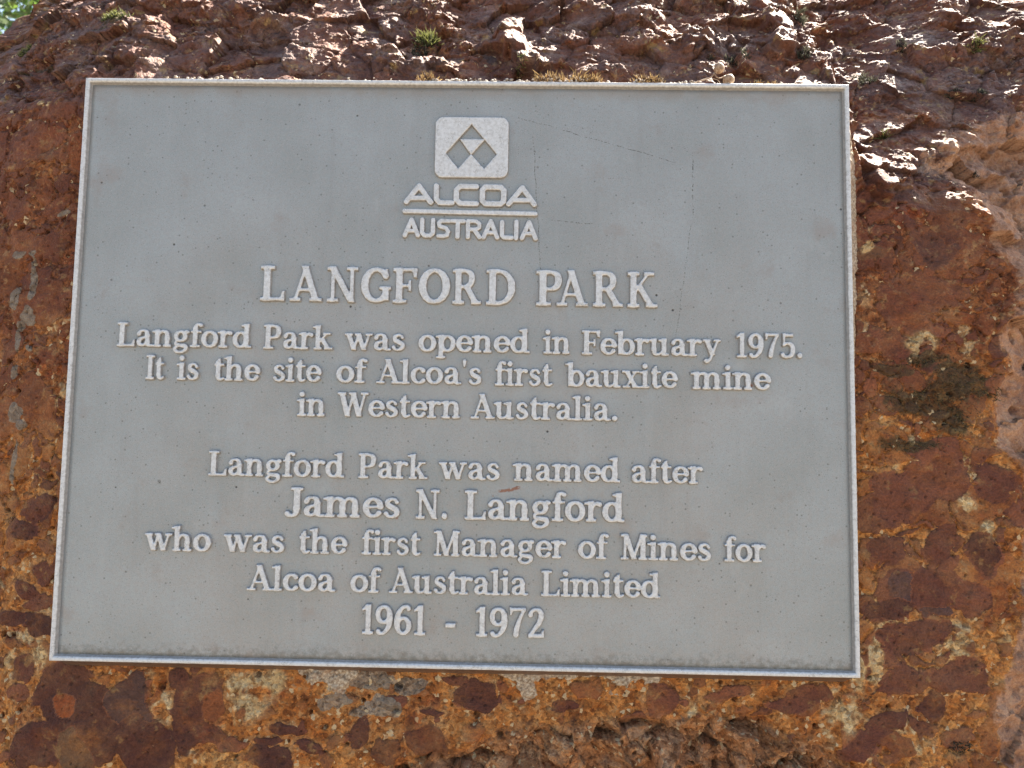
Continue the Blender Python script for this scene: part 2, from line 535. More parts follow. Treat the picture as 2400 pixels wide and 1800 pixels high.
def on_rock(px, py):
    """where the sight line through a photograph pixel meets the boulder (local coordinates)"""
    d = ray(px, py)
    t = .5
    for k in range(500):
        p = CAM_C + d * t
        if p.z < rock_z(p.x, p.y): break
        t += .0012
    return p


# --- inclusions
wx = fbm(X, Y, 22, 4, 31)
wy = fbm(X, Y, 22, 4, 41)
wf = fbm(X, Y, 120, 2, 51)
clast = np.zeros_like(h)
tone = np.zeros_like(h)
halo = np.zeros_like(h)


opac = np.zeros_like(h)
wb = fbm(X, Y, 55, 4, 33)
wc = fbm(X, Y, 55, 4, 43)
pr = np.random.RandomState(77)


def put(cx, cy, rx, ry, a, tn, warp=.42, edge=.10, op=1.):
    R = max(rx, ry) * 2.0
    i0, i1 = np.searchsorted(xs, [cx - R, cx + R])
    j0, j1 = np.searchsorted(ys, [cy - R, cy + R])
    if i1 - i0 < 3 or j1 - j0 < 3: return
    s = (slice(j0, j1), slice(i0, i1))
    r = math.sqrt(rx * ry)
    w = min(warp * r, .012)
    w2 = min(.30 * r, .0045)
    dx = X[s] - cx + w * wx[s] * 1.1 + w2 * wb[s] + .0007 * wf[s]
    dy = Y[s] - cy + w * wy[s] * 1.1 + w2 * wc[s] + .0007 * wf[s]
    ca, sa = math.cos(a), math.sin(a)
    px, py = (dx * ca + dy * sa) / rx, (-dx * sa + dy * ca) / ry
    q = np.zeros_like(px)
    k = pr.randint(5, 8)                       # angular outline: a few blunt corners
    a0 = pr.rand() * 6.28
    for i in range(k):
        t = a0 + 6.283 * (i + pr.uniform(-.3, .3)) / k
        q = q + np.maximum(0, (px * math.cos(t) + py * math.sin(t)) / pr.uniform(.74, 1.12)) ** 5
    q = q ** .2
    e = min(max(edge, .0030 / r), .35)
    m = 1 - sst(1 - e, 1 + e, q)
    halo[s] = np.maximum(halo[s] * (1 - m), (1 - sst(1., 1 + .0035 / r, q)) * (1 - m) * op)
    tone[s] = np.where(m > .5, tn, tone[s])
    opac[s] = np.where(m > .02, op, opac[s])
    clast[s] = np.maximum(clast[s], m)


# a groundmass of packed fragments, two sizes, in thin seams of ochre matrix
for f, sd_, lo_, hi_, keep_ in ((92, 201, .05, .16, .45), (44, 205, .06, .20, .46), (26, 209, .05, .15, .80)):
    f1, f2, r1, r2, r3, ox, oy = worley(X + .016 * wx + .004 * wb + .0012 * wf, (Y + .014 * wy + .004 * wc + .0012 * wf) * 1.35, f, sd_)
    m = sst(lo_, hi_, f2 - f1) * (r3 > keep_ + np.where(X < .29, .42, .12) * sst(-.10, -.20, Y)) * (1 - flank)
    tone = np.where(m > .5, .02 + .34 * r1 + .5 * (r1 > .93), tone)
    opac = np.where(m > .02, .30 + .62 * r2, opac)
    clast = np.maximum(clast * (m < .02), m)
cr = np.random.RandomState(12)
for i in range(750):
    x, y = cr.uniform(-.44, .56), cr.uniform(-.38, .56)
    if abs(x) < .27 and abs(y) < .2: continue
    r = min(.0020 * (1 - cr.rand()) ** -.60, .022)
    a = cr.normal(.05, .45)
    el = cr.uniform(.5, .95)
    tn = cr.choice([.05, .2, .34, .55, .78, .95], p=[.3, .27, .18, .1, .1, .05])
    put(x, y, r * 1.15, r * el, a, tn, op=cr.choice([.3, .5, .75, .95]) * (1 if y < .05 else .75))
# the ones that stand out: photograph px centre, half axes px, angle, tone
for px, py, a, b, ang, tn in [
    (150, 1600, 75, 55, .6, .06), (215, 1690, 70, 95, -.2, .03), (320, 1640, 55, 80, .1, .93), (330, 1745, 75, 70, 0, .05), (85, 1745, 80, 60, .2, .07), (175, 1760, 42, 60, .3, .6),
    (165, 1655, 30, 28, 0, .78), (480, 1625, 46, 60, -.5, .08), (450, 1690, 38, 70, -.35, .05), (490, 1710, 55, 22, -.2, .1), (510, 1650, 24, 38, 0, .74),
    (645, 1765, 55, 38, -.3, .04), (665, 1698, 30, 14, -.15, .05), (700, 1705, 24, 11, -.3, .07), (845, 1705, 22, 38, -.5, .06), (735, 1740, 32, 12, -.25, .07),
    (640, 1726, 30, 8, .05, .07), (430, 1583, 28, 22, .1, .06), (50, 1565, 34, 30, .2, .12), (35, 1625, 30, 20, -.3, .3), (1115, 1625, 48, 30, -.2, .06),
    (1070, 1585, 30, 12, 0, .15), (1015, 1659, 26, 7, -.05, .07), (930, 1635, 30, 18, .2, .2), (1545, 1632, 48, 32, .3, .2), (1325, 1645, 34, 12, .0, .1),
    (1700, 1615, 60, 14, .3, .33), (1860, 1625, 60, 22, .3, .15), (2105, 1165, 62, 52, .1, .22), (2190, 1100, 60, 70, .5, .3), (2290, 1290, 32, 42, .6, .02),
    (2185, 1275, 44, 34, .7, .13), (2175, 1370, 42, 52, -.3, .14), (2260, 1400, 36, 38, .2, .25), (2080, 1420, 60, 26, .15, .04), (2120, 1485, 78, 34, .32, .12),
    (2060, 1290, 48, 28, .1, .14), (2310, 1130, 40, 44, .3, .16), (2380, 1200, 40, 30, .2, .3), (2110, 1590, 52, 30, .1, .15), (2180, 1650, 26, 34, .2, .05),
    (2060, 1690, 50, 22, .5, .1), (2010, 1740, 60, 26, .5, .12), (2240, 1580, 60, 40, .2, .2), (2130, 690, 85, 50, .1, .2), (2180, 590, 60, 38, -.3, .55),
    (2210, 510, 44, 70, -.2, .05), (2130, 470, 60, 26, -.4, .55), (2040, 800, 60, 26, 0, .3), (2120, 760, 48, 20, 0, .33), (2010, 600, 60, 18, .05, .6),
    (2170, 300, 70, 30, .2, .34), (2090, 250, 60, 26, .25, .56), (2300, 190, 34, 60, 0, .58), (2000, 200, 40, 30, .2, .25), (1900, 60, 60, 40, 0, .55),
    (60, 335, 70, 26, .15, .32), (20, 350, 34, 20, .1, .3), (105, 362, 22, 16, 0, .58), (50, 395, 14, 13, 0, .05), (150, 640, 14, 20, 0, .05),
    (40, 560, 40, 26, 0, .3), (125, 580, 24, 40, .2, .14), (100, 637, 24, 18, .20, .14), (115, 700, 46, 34, -.2, .18), (70, 930, 44, 26, .2, .1),
    (90, 1190, 46, 30, .3, .12), (50, 1240, 30, 22, -.3, .04), (105, 1345, 24, 26, 0, .18), (60, 1385, 36, 20, -.5, .12), (20, 1455, 44, 18, .2, .05), (95, 1465, 38, 26, -.2, .02),
    (90, 1415, 40, 22, .2, .2), (125, 35, 26, 16, .4, .97), (240, 60, 40, 26, .3, .3), (340, 50, 46, 40, .2, .22), (380, 110, 44, 12, .3, .95),
    (160, 155, 46, 16, 0, .6), (135, 185, 44, 26, .2, .3), (590, 90, 40, 18, .2, .22), (640, 160, 60, 18, .2, .57), (720, 80, 50, 18, .1, .93), (1020, 160, 70, 14, .1, .95),
    (880, 110, 60, 20, .1, .2), (1250, 60, 50, 30, .2, .2), (1400, 130, 110, 34, .1, .24), (1700, 90, 60, 20, .2, .58), (1560, 150, 80, 30, 0, .22), (1830, 120, 70, 24, 0, .2), (1960, 110, 60, 26, .1, .56),
]:
    p = on_plane(px, py, -.02 if py > 190 else -.03 - .00042 * (190 - py))
    k = .000340 * (1 if py > 190 else 1.15)
    put(p.x, p.y, a * k * 1.06, b * k * (1.06 if py > 190 else 1.4), ang, tn, .36, .06, .95 if py > 1000 else .62)
clast *= (1 - flank)
halo *= (1 - flank)

# --- pale crumbly matrix
pale = sst(.12, .30, fbm(X, Y * 1.35, 15, 5, 61, .6)) * sst(-.05, .18, fbm(X, Y, 60, 3, 66))
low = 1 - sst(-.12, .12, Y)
pale = np.clip(pale * (.35 + .65 * low) + .45 * halo * (low * .8 + .2), 0, 1) * (1 - clast)
for px, py, r in [(600, 1620, 60), (560, 1600, 34), (640, 1600, 40), (75, 1500, 40), (40, 1480, 34), (90, 1540, 30), (20, 1560, 30), (2080, 1465, 26), (2060, 1480, 30), (2050, 1510, 26), (2210, 1490, 44),
                  (2240, 1440, 20), (2240, 1120, 40), (2260, 1180, 34), (2300, 1240, 22), (2290, 1395, 16), (2130, 1040, 30), (2140, 815, 40), (2020, 590, 22), (2020, 770, 14), (1980, 1660, 60), (1940, 1680, 40),
                  (2020, 1560, 50), (2230, 1550, 40), (60, 240, 10), (90, 250, 10), (260, 1720, 16), (115, 1640, 12), (90, 1740, 36)]:
    p = on_plane(px, py, -.02)
    q = np.hypot(X - p.x + .012 * wx, Y - p.y + .012 * wy) / (r * .00034)
    pale = np.maximum(pale, (1 - sst(.55, 1.05, q)) * sst(-.32, .05, fbm(X, Y, 70, 3, 68)) * (1 - clast * (opac > .9)))
pale *= (1 - flank) * (1 - .85 * broken)

# --- grey lichen crust on the left and little patches below
lich = np.zeros_like(h)
for px, py, rx, ry in [(20, 590, 20, 12), (60, 592, 14, 8), (60, 650, 12, 50), (5, 690, 18, 30), (55, 735, 26, 30), (30, 760, 20, 14), (10, 800, 12, 30), (50, 815, 14, 8), (5, 870, 14, 24), (140, 505, 20, 10),
                       (10, 965, 24, 26), (25, 1000, 18, 14), (4, 1090, 10, 50), (870, 1590, 60, 22), (800, 1630, 30, 18), (905, 1650, 44, 26), (770, 1640, 22, 14), (960, 1600, 40, 20), (845, 1660, 24, 12)]:
    p = on_plane(px, py, -.016)
    q = np.hypot((X - p.x + .007 * wx) / (rx * .00034), (Y - p.y + .007 * wy) / (ry * .00034))
    lich = np.maximum(lich, (1 - sst(.85, 1.0, q + .35 * wf)))
# --- green-black moss film on the right
moss = np.zeros_like(h)
for px, py, rx, ry in [(2230, 900, 75, 60), (2140, 940, 90, 40), (2220, 980, 46, 50), (2110, 1045, 80, 18), (2150, 845, 70, 14), (2290, 925, 30, 14), (2080, 870, 50, 20), (60, 118, 46, 12), (250, 40, 44, 14), (220, 60, 40, 10), (20, 140, 40, 6)]:
    p = on_plane(px, py, -.02 if py > 190 else -.06)
    q = np.hypot((X - p.x + .012 * wx) / (rx * .00036), (Y - p.y + .012 * wy) / (ry * .00036))
    moss = np.maximum(moss, (1 - sst(.5, 1.05, q + .3 * wf)))

# --- relief
rug = np.clip(top + broken, 0, 1)
coarse = sst(-.25, .30, fbm(X, Y, 11, 3, 73)) * .75 + .25
h += (.0130 * fbm(X, Y * 1.2, 11, 3, 70, .5) + .0090 * coarse * fbm(X, Y * 1.25, 27, 5, 71, .5)) * top * np.maximum(sst(.214, .26, Y), sst(.305, .335, X))
h += .0050 * coarse * fbm(X, Y, 42, 4, 75, .55, True) * top
for f, sd_, t, wgt in [(26, 81, .36, top * 1.0), (46, 82, .60, top * .35 * coarse + broken * 1.7), (90, 83, .55, top * .75 * coarse + broken * 1.2), (200, 85, .5, top * .40 * coarse + .12 * (1 - rug) + broken * .35)]:
    qx, qy = X + .010 * wx + .003 * wb, Y + .010 * wy + .003 * wc
    f1, f2, r1, r2, r3, ox, oy = worley(qx, qy * 1.2, f, sd_)
    h += wgt * (1 - flank) * (((r1 - .5) * ox + (r2 - .5) * oy) * 2 * t + (r3 - .5) * .25) / f
    h -= wgt * (1 - flank) * .04 / f * (1 - sst(0, .10, f2 - f1))
soft = (1 - .75 * clast) * (1 - .8 * flank) * (1 - lich * .5)
h += .0036 * fbm(X, Y, 80, 5, 91, .66) * soft * (1 - top) + .0014 * (clast * (1 - rug)) + .0042 * fbm(X, Y, 34, 3, 92, .5) * (1 - top) * (1 - flank) * sst(.005, .03, np.maximum(np.abs(X) - .3, np.abs(Y) - .225)) + .0009 * fbm(X, Y, 260, 2, 95) * soft + .0030 * top * fbm(X, Y, 120, 4, 93, .62)
f1, f2, r1, r2, r3, ox, oy = worley(X + .004 * wx, Y + .004 * wy, 210, 97)
h += (pale * .0014 + top * .0010 * coarse + (1 - rug) * (1 - clast) * .0005 * sst(-.1, .3, wb)) * (1 - f1) * (1 - flank)
f1, f2, r1, r2, r3, ox, oy = worley(X + .002 * wf, Y + .003 * wx, 75, 99)
pit = (1 - sst(.5, 1.0, f1 / (.10 + .16 * r2))) * (r1 > .80) * (1 - .7 * clast) * (1 - flank)
h -= pit * .0042
f1, f2, r1, r2, r3, ox, oy = worley(X + .001 * wf, Y, 190, 103)
pit2 = (1 - sst(.4, 1.0, f1 / (.12 + .16 * r2))) * (r1 > .78) * (1 - flank)
h -= pit2 * .0014
h += .0006 * lich
h += flank * (.012 * fbm(X * .55 + Y * .2, Y * .9, 18, 4, 111, .5) + .0060 * fbm(X * .6, Y, 55, 4, 115, .6) + .004 * fbm(X * .6, Y, 30, 2, 117, .5, True))
f1, f2, r1, r2, r3, ox, oy = worley(X * .8 + .012 * wx + .004 * wb, Y + .012 * wy + .004 * wc, 30, 151)
h += flank * (.30 + .70 * sst(-.12, .08, Y)) * ((((r1 - .5) * ox + (r2 - .5) * oy) * 1.5 + (r3 - .5) * .5) / 30 + .0016 * fbm(X, Y, 150, 3, 153, .6))
f1, f2, r1, r2, r3, ox, oy = worley(X + .004 * wb, Y + .004 * wc, 70, 157)
h -= flank * (.4 + .6 * sst(-.12, .08, Y)) * (r1 > .55) * (1 - sst(.1, .9, f1 / (.22 + .25 * r2))) * .0065
# broken ledges whose upper faces lean back into the sun: (px, py, half axes px, lean up, lean right)
for px, py, rx, ry, sy, sx in [(2035, 385, 42, 22, .62, .30), (2075, 425, 36, 20, .60, .30), (2020, 345, 26, 14, .62, .3), (2120, 428, 22, 10, .6, .3), (2085, 332, 12, 8, .6, .3), (2050, 450, 40, 14, .6, .3), (2060, 485, 26, 9, .6, .3),
                               (1975, 228, 14, 8, .5, .2), (1990, 262, 12, 12, .5, .2), (2000, 285, 10, 8, .5, .2), (1826, 50, 44, 40, .24, .22), (1840, 100, 30, 26, .26, .22), (1815, 128, 26, 14, .3, .16), (1845, 165, 20, 9, .45, .1),
                               (1800, 2, 50, 26, .2, .16), (1195, 85, 38, 34, .26, .16), (1225, 128, 30, 18, .3, .12), (1180, 60, 30, 9, .20, .14), (1440, 160, 34, 17, .12, .02), (1330, 20, 40, 14, .32, .1), (1290, 120, 40, 8, .22, .14), (1255, 140, 44, 8, .22, .14),
                               (1560, 30, 36, 9, .20, .14), (1500, 60, 30, 8, .20, .14), (1400, 70, 26, 7, .20, .14), (1105, 130, 22, 8, .36, .1), (1140, 165, 20, 9, .36, .1), (1170, 176, 20, 9, .4, .1), (1070, 50, 30, 9, .20, .14), (920, 110, 24, 9, .32, .1),
                               (905, 140, 20, 6, .22, .14), (760, 40, 30, 9, .20, .12), (690, 100, 22, 6, .20, .12), (830, 160, 26, 9, .20, .12), (780, 170, 24, 6, .20, .12), (2230, 30, 34, 14, .3, .14), (2270, 52, 26, 10, .34, .14), (2200, 88, 16, 7, .34, .14), (2320, 45, 22, 6, .3, .14),
                               (1640, 70, 26, 8, .20, .14), (1690, 48, 24, 7, .20, .14), (1600, 100, 18, 6, .20, .14)]:
    d_ = .00034 if py > 190 else .00034 * (1 + (190 - py) * .0011)
    p = on_rock(px, py)
    rx_, ry_ = rx * d_, ry * d_ * (1 if py > 190 else 1.5)
    dx, dy = X - p.x + .005 * wb + .004 * wx, Y - p.y + .004 * wc
    q = np.hypot(dx / rx_, dy / ry_)
    h += (1 - sst(.80, 1.04, q)) * np.maximum(0, sy * (ry_ - dy) + sx * (rx_ - dx)) * (.85 + .3 * wf)
# two broad fresh breaks, nearly plane, tilted to the sun
for P_, sl in (([(1195, 62, 30, 22), (1205, 92, 34, 26), (1235, 128, 26, 16), (1275, 150, 34, 9)], (.80, .34)), ([(1800, 8, 44, 24), (1825, 45, 34, 34), (1838, 85, 28, 26), (1815, 118, 26, 16), (1842, 145, 22, 14), (1856, 172, 14, 12)], (.78, .36)),
               ([(2010, 345, 24, 16), (2035, 380, 34, 22), (2070, 420, 40, 22), (2110, 440, 24, 10), (2080, 455, 20, 10)], (.80, .40))):
    for px, py, rx, ry in P_:
        p = on_rock(px, py)
        d_ = .00034 * (1 + max(0, 190 - py) * .0011)
        dx, dy = X - p.x + .006 * wb + .004 * wx, Y - p.y + .005 * wc + .003 * wy
        m = 1 - sst(.72, 1.05, np.hypot(dx / (rx * d_), dy / (ry * d_ * 1.35)))
        pl_ = p.z + .0055 - sl[0] * dy - sl[1] * dx + .0026 * fbm(X, Y, 90, 4, 93, .6) + .0012 * wf
        h = h * (1 - m) + np.maximum(pl_, h - .002) * m
# the seat of the plaque
inside = sst(-.004, .001, np.minimum(.3 - np.abs(X), .225 - np.abs(Y)))
h = np.where(inside > 0, np.minimum(h, -.0108), h)
near = np.maximum(np.abs(X) - .3, np.abs(Y) - .225)
h = np.where(near < .02, np.minimum(h, -.004 + np.maximum(near, 0) * .3), h)

keep = ~((np.abs(X[:-1, :-1]) < .28) & (np.abs(Y[:-1, :-1]) < .205) & (np.abs(X[1:, 1:]) < .28) & (np.abs(Y[1:, 1:]) < .205))
V = np.stack([X, Y, h], -1).reshape(-1, 3)
F = grid_faces(len(xs), len(ys), keep)
# close the boulder behind
nx, ny = len(xs), len(ys)
ring = np.concatenate([np.arange(nx), np.arange(1, ny) * nx + nx - 1, (ny - 1) * nx + np.arange(nx - 2, -1, -1), np.arange(ny - 2, 0, -1) * nx])
bv = V[ring].copy()
bv[:, :2] *= 1.02
bv[:, 2] -= .25
bv2 = V[ring].copy()
bv2[:, :2] *= .8
bv2[:, 2] = -1.5
n0 = len(V)
m_ = len(ring)
V = np.concatenate([V, bv, bv2, [[0, -.1, -1.6]]])
nxt = (np.arange(m_) + 1) % m_
q1 = np.stack([ring[nxt], ring, n0 + np.arange(m_), n0 + nxt], -1)
q2 = np.stack([n0 + nxt, n0 + np.arange(m_), n0 + m_ + np.arange(m_), n0 + m_ + nxt], -1)
ce = n0 + 2 * m_
q3 = np.stack([n0 + m_ + nxt, n0 + m_ + np.arange(m_), np.full(m_, ce), np.full(m_, ce)], -1)
F = np.concatenate([F, q1, q2])
A1 = np.stack([clast, tone, pale, flank], -1).reshape(-1, 4)
A2 = np.stack([lich, np.clip(top, 0, 1), np.clip(pit * 1.0 + .7 * pit2, 0, 1), broken], -1).reshape(-1, 4)
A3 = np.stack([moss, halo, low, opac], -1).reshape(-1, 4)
V, F, used = compact(V, F)


def pad(A):
    A = np.concatenate([A, np.zeros((2 * m_ + 1, 4))])
    return A[used].astype(np.float32)


def rock_material():
    n = N('bauxite_conglomerate')
    cl, tn, pa, fl = n.attr('mineral')
    li, tp, pi_, br = n.attr('wear')
    mo, ha, lo, op = n.attr('growth')
    n1, n2, n3, n4 = n.noise(9, 5), n.noise(38, 5, .6), n.noise(150, 4, .65), n.noise(620, 3, .6)
    # matrix: red-brown above, ochre-orange below
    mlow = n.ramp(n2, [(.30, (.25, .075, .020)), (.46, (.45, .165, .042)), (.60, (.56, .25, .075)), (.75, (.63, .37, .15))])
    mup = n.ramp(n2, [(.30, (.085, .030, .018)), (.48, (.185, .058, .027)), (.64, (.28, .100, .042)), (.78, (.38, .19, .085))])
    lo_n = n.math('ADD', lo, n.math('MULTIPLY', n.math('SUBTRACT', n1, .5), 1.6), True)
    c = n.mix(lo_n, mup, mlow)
    c = n.mix(n.math('MULTIPLY', n.rng(n.noise(24, 4, .6, .6), .56, .70), .75), c, (.26, .065, .028))
    c = n.mix(n.math('MULTIPLY', n.rng(n3, .54, .68), .65), c, (.52, .31, .14))
    c = n.mix(n.math('MULTIPLY', n.rng(n3, .46, .34), .7), c, (.12, .045, .024))
    # pale crumbs
    c = n.mix(pa, c, n.ramp(n3, [(.3, (.40, .22, .085)), (.52, (.58, .42, .22)), (.7, (.68, .56, .36))]))
    c = n.mix(n.math('MULTIPLY', ha, .35), c, (.44, .19, .07))
    pa_f = pa
    # inclusions
    cc = n.ramp(tn, [(.0, (.066, .027, .024)), (.12, (.135, .046, .033)), (.25, (.21, .076, .046)), (.34, (.27, .095, .052)), (.55, (.100, .058, .056)), (.62, (.20, .11, .05)), (.78, (.32, .085, .03)), (.95, (.055, .046, .050))])
    cc = n.mix(n.math('MULTIPLY', n.rng(n2, .42, .62), .35), cc, (.20, .085, .045))
    cc = n.mix(n.math('MULTIPLY', n.rng(n3, .62, .75), .35), cc, (.30, .17, .10))
    cc = n.mix(n.rng(n.noise(30, 5, .62, .4), .50, .70, 0, .65), cc, (.155, .058, .030))
    cc = n.mix(n.math('MULTIPLY', n.rng(n.noise(75, 4, .6), .60, .70), .6), cc, (.34, .19, .075))
    cc = n.mix(n.math('MULTIPLY', n.rng(n.noise(52, 4, .6, .5), .42, .30), .6), cc, (.045, .024, .022))
    cl_e = n.rng(n.math('ADD', cl, n.math('ADD', n.math('MULTIPLY', n.math('SUBTRACT', n3, .5), 1.6), n.math('MULTIPLY', n.math('SUBTRACT', n2, .5), 1.3))), .36, .62)
    cl_e = n.math('MULTIPLY', cl_e, n.math('SUBTRACT', 1, n.rng(pa_f, .3, .7)))
    c = n.mix(n.math('MULTIPLY', cl_e, n.math('MULTIPLY', op, n.rng(n.noise(45, 4, .6), .25, .5, .6, 1.))), c, cc)
    # greyer, weathered skin on the upper part
    wsk = n.ramp(n.noise(55, 5, .65), [(.36, (.085, .054, .050)), (.52, (.165, .100, .088)), (.68, (.36, .285, .25))])
    c = n.mix(n.math('MULTIPLY', tp, n.rng(n.noise(20, 5, .65), .40, .62, .12, .72)), c, wsk)
    c = n.mix(n.math('MULTIPLY', n.math('MULTIPLY', tp, n.rng(n.noise(70, 3), .62, .70)), .8), c, (.36, .23, .10))
    # broken undercut: duller
    c = n.mix(n.math('MULTIPLY', br, .75), c, n.ramp(n.noise(60, 5, .6), [(.35, (.27, .12, .055)), (.5, (.47, .23, .11)), (.66, (.58, .37, .22))]))
    # smooth tan flank
    tan = n.ramp(n.noise(44, 5, .7), [(.28, (.25, .13, .080)), (.46, (.42, .225, .138)), (.6, (.53, .31, .195)), (.75, (.56, .38, .27))])
    tan = n.mix(n.math('MULTIPLY', n.rng(n.noise(22, 5, .7), .52, .66), .62), tan, (.20, .085, .056))
    tan = n.mix(n.math('MULTIPLY', n.rng(n3, .54, .68), .4), tan, (.58, .40, .27))
    tan = n.mix(n.math('MULTIPLY', n.rng(n3, .44, .32), .45), tan, (.20, .10, .065))
    fl_e = n.rng(n.math('ADD', fl, n.math('MULTIPLY', n.math('SUBTRACT', n.noise(40, 6, .72), .5), 2.6)), .35, .75)
    fl_e = n.math('MULTIPLY', fl_e, n.rng(fl, .02, .2))
    c = n.mix(fl_e, c, tan)
    c = n.mix(n.math('MULTIPLY', n.rng(n.math('ADD', li, n.math('MULTIPLY', n.math('SUBTRACT', n3, .5), 1.6)), .40, .75), .8), c, n.ramp(n3, [(.3, (.16, .125, .09)), (.6, (.30, .265, .21))]))
    c = n.mix(n.math('MULTIPLY', n.rng(n.math('ADD', mo, n.math('MULTIPLY', n.math('SUBTRACT', n3, .5), 2.2)), .3, .85), .72), c, n.ramp(n3, [(.35, (.028, .023, .013)), (.6, (.080, .064, .032)), (.75, (.17, .13, .06))]))
    c = n.mix(n.math('MULTIPLY', pi_, .45), c, (.045, .020, .013))
    c = n.mix(n.math('MULTIPLY', n.rng(n4, .35, .70), .5), n.mix(1, c, (.72, .70, .68), 'MULTIPLY'), n.mix(1, c, (1.22, 1.2, 1.18), 'MULTIPLY'))
    # grains: every crumb its own shade
    vg = n.n('TexVoronoi')
    vg.inputs['Scale'].default_value = 360
    wv = n.n('VectorMath', operation='ADD')
    nz = n.n('TexNoise')
    nz.inputs['Scale'].default_value = 120
    n.l(n.tc.outputs['Object'], nz.inputs['Vector'])
    sc2 = n.n('VectorMath', operation='SCALE')
    sc2.inputs['Scale'].default_value = .006
    n.l(nz.outputs['Color'], sc2.inputs[0])
    n.l(n.tc.outputs['Object'], wv.inputs[0])
    n.l(sc2.outputs[0], wv.inputs[1])
    n.l(wv.outputs[0], vg.inputs['Vector'])
    vsg = n.n('SeparateColor')
    n.l(vg.outputs['Color'], vsg.inputs[0])
    gr_ = n.math('MULTIPLY', n.math('SUBTRACT', 1, n.math('MULTIPLY', cl_e, .72)), n.math('SUBTRACT', 1, n.math('MULTIPLY', fl, .85)))
    c = n.mix(n.math('MULTIPLY', gr_, n.rng(vsg.outputs[0], .62, .95)), c, n.mix(1, c, (1.38, 1.35, 1.28), 'MULTIPLY'))
    c = n.mix(n.math('MULTIPLY', gr_, n.rng(vsg.outputs[0], .40, .08)), c, n.mix(1, c, (.60, .54, .50), 'MULTIPLY'))
    c = n.mix(n.math('MULTIPLY', n.math('MULTIPLY', gr_, n.rng(vsg.outputs[1], .95, .97)), n.math('MULTIPLY', n.math('SUBTRACT', 1, cl_e), .8)), c, (.60, .45, .26))
    n5 = n.noise(310, 3, .65)
    hgt = n.math('ADD', n.math('ADD', n.math('MULTIPLY', n3, .6), n.math('MULTIPLY', n4, .4)), n.math('ADD', n.math('MULTIPLY', n5, .5), n.math('MULTIPLY', n.math('MULTIPLY', vg.outputs['Distance'], gr_), -.45)))
    hgt = n.math('MULTIPLY', hgt, n.math('SUBTRACT', 1, n.math('MULTIPLY', fl, 0.)))
    nr = n.bump(hgt, 1., .0026)
    ro = n.rng(n2, .3, .7, .84, .68)
    return n.done(c, ro, nrm=nr, spec=n.math('ADD', .24, n.math('MULTIPLY', tp, .22)))


me = mesh_np('boulder', V, F)
for nm, A in (('mineral', A1), ('wear', A2), ('growth', A3)):
    at = me.attributes.new(nm, 'FLOAT_COLOR', 'POINT')
    at.data.foreach_set('color', pad(A).ravel())
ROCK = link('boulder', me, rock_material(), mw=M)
tag(ROCK, 'huge red brown conglomerate boulder carrying the grey metal plaque', 'boulder')


def rock_n(x, y, e=.008):
    return Vector((rock_z(x - e, y) - rock_z(x + e, y), rock_z(x, y - e) - rock_z(x, y + e), 2 * e)).normalized()


# ------------------------------------------------------------------ mortar bed the plaque is set in
def mortar_material():
    n = N('sandy_mortar')
    a, b = n.noise(500, 3), n.noise(60, 4)
    v = n.voro(420)
    c = n.ramp(a, [(.35, (.20, .14, .09)), (.5, (.35, .26, .175)), (.66, (.52, .43, .32))])
    c = n.mix(n.math('MULTIPLY', n.rng(b, .50, .62), .4), c, (.30, .14, .065))
    return n.done(c, .9, nrm=n.bump(n.math('ADD', a, n.math('MULTIPLY', v, -.4)), .6, .0010))


ox_, oy_ = np.abs(X) - .3, np.abs(Y) - .225
rim_d = np.maximum(ox_, oy_)
w_r = .0105 * sst(-.02, .10, Y) * (1 - sst(.155, .208, Y)) + .0022 * sst(-.2, -.1, Y) * (1 - sst(.0, .05, Y))
w_r = w_r * (1 + .7 * fbm(X * 0, Y, 60, 3, 131)) + .0009 * fbm(X, Y, 300, 2, 133)
mr = np.where((X > 0.28) & (np.abs(Y) < .215), 1 - sst(.8, 1.0, (X - .3) / np.maximum(w_r, .0004)), 0)
s_b = (.013 * sst(.01, .05, X) * (1 - sst(.14, .19, X)) + .017 * sst(-.125, -.10, X) * (1 - sst(-.085, -.06, X))) * (1 + 1.0 * fbm(X, Y * 0, 28, 4, 135)) + .004 * fbm(X, Y, 70, 3, 137)
s_b = s_b * (.55 + .8 * sst(-.25, .25, fbm(X, Y, 45, 4, 136, .6))) + .004 * sst(-.29, -.2, X) * (1 - sst(.2, .27, X)) * sst(-.1, .3, fbm(X, Y * 0, 30, 2, 139))
mb = np.where((Y < -.2) & (np.abs(X) < .295), 1 - sst(.55, 1.0, (-.225 - Y) / np.maximum(s_b, .0004)), 0)
ringm = ((rim_d < -.002) & (rim_d > -.016)).astype(float)
mm = np.maximum(np.maximum(mr, mb), ringm)
grit = .0007 * fbm(X, Y, 330, 3, 141)
mz = np.where(mr > mb, np.maximum(np.minimum(h * (1 - mr) + mr * (-.0020 - 1.1 * np.maximum(0, X - .3)) + grit * 2.0, -.001), h - .0004), h - .0008 + .0022 * np.minimum(mb * 1.6, 1) + grit * .8)
mz = np.where(rim_d < -.001, np.where((X > .28), np.minimum(mz, -.0102), -.0102), mz)
kp = (mm[:-1, :-1] > .03) & (mm[1:, 1:] > .03) & (mm[:-1, 1:] > .03) & (mm[1:, :-1] > .03)
Vm, Fm, _ = compact(np.stack([X, Y, mz], -1).reshape(-1, 3), grid_faces(nx, ny, kp))
tag(link('mortar_bed', mesh_np('mortar_bed', Vm, Fm), mortar_material(), mw=M), 'pale sandy mortar squeezed out around and below the grey plaque', 'mortar')
# ------------------------------------------------------------------ the plaque
PZ = -.0030                     # panel surface
PL = empty('plaque', M.translation, 'cast grey metal plaque with raised pale lettering and narrow raised border on the boulder', 'plaque', rot=R3)


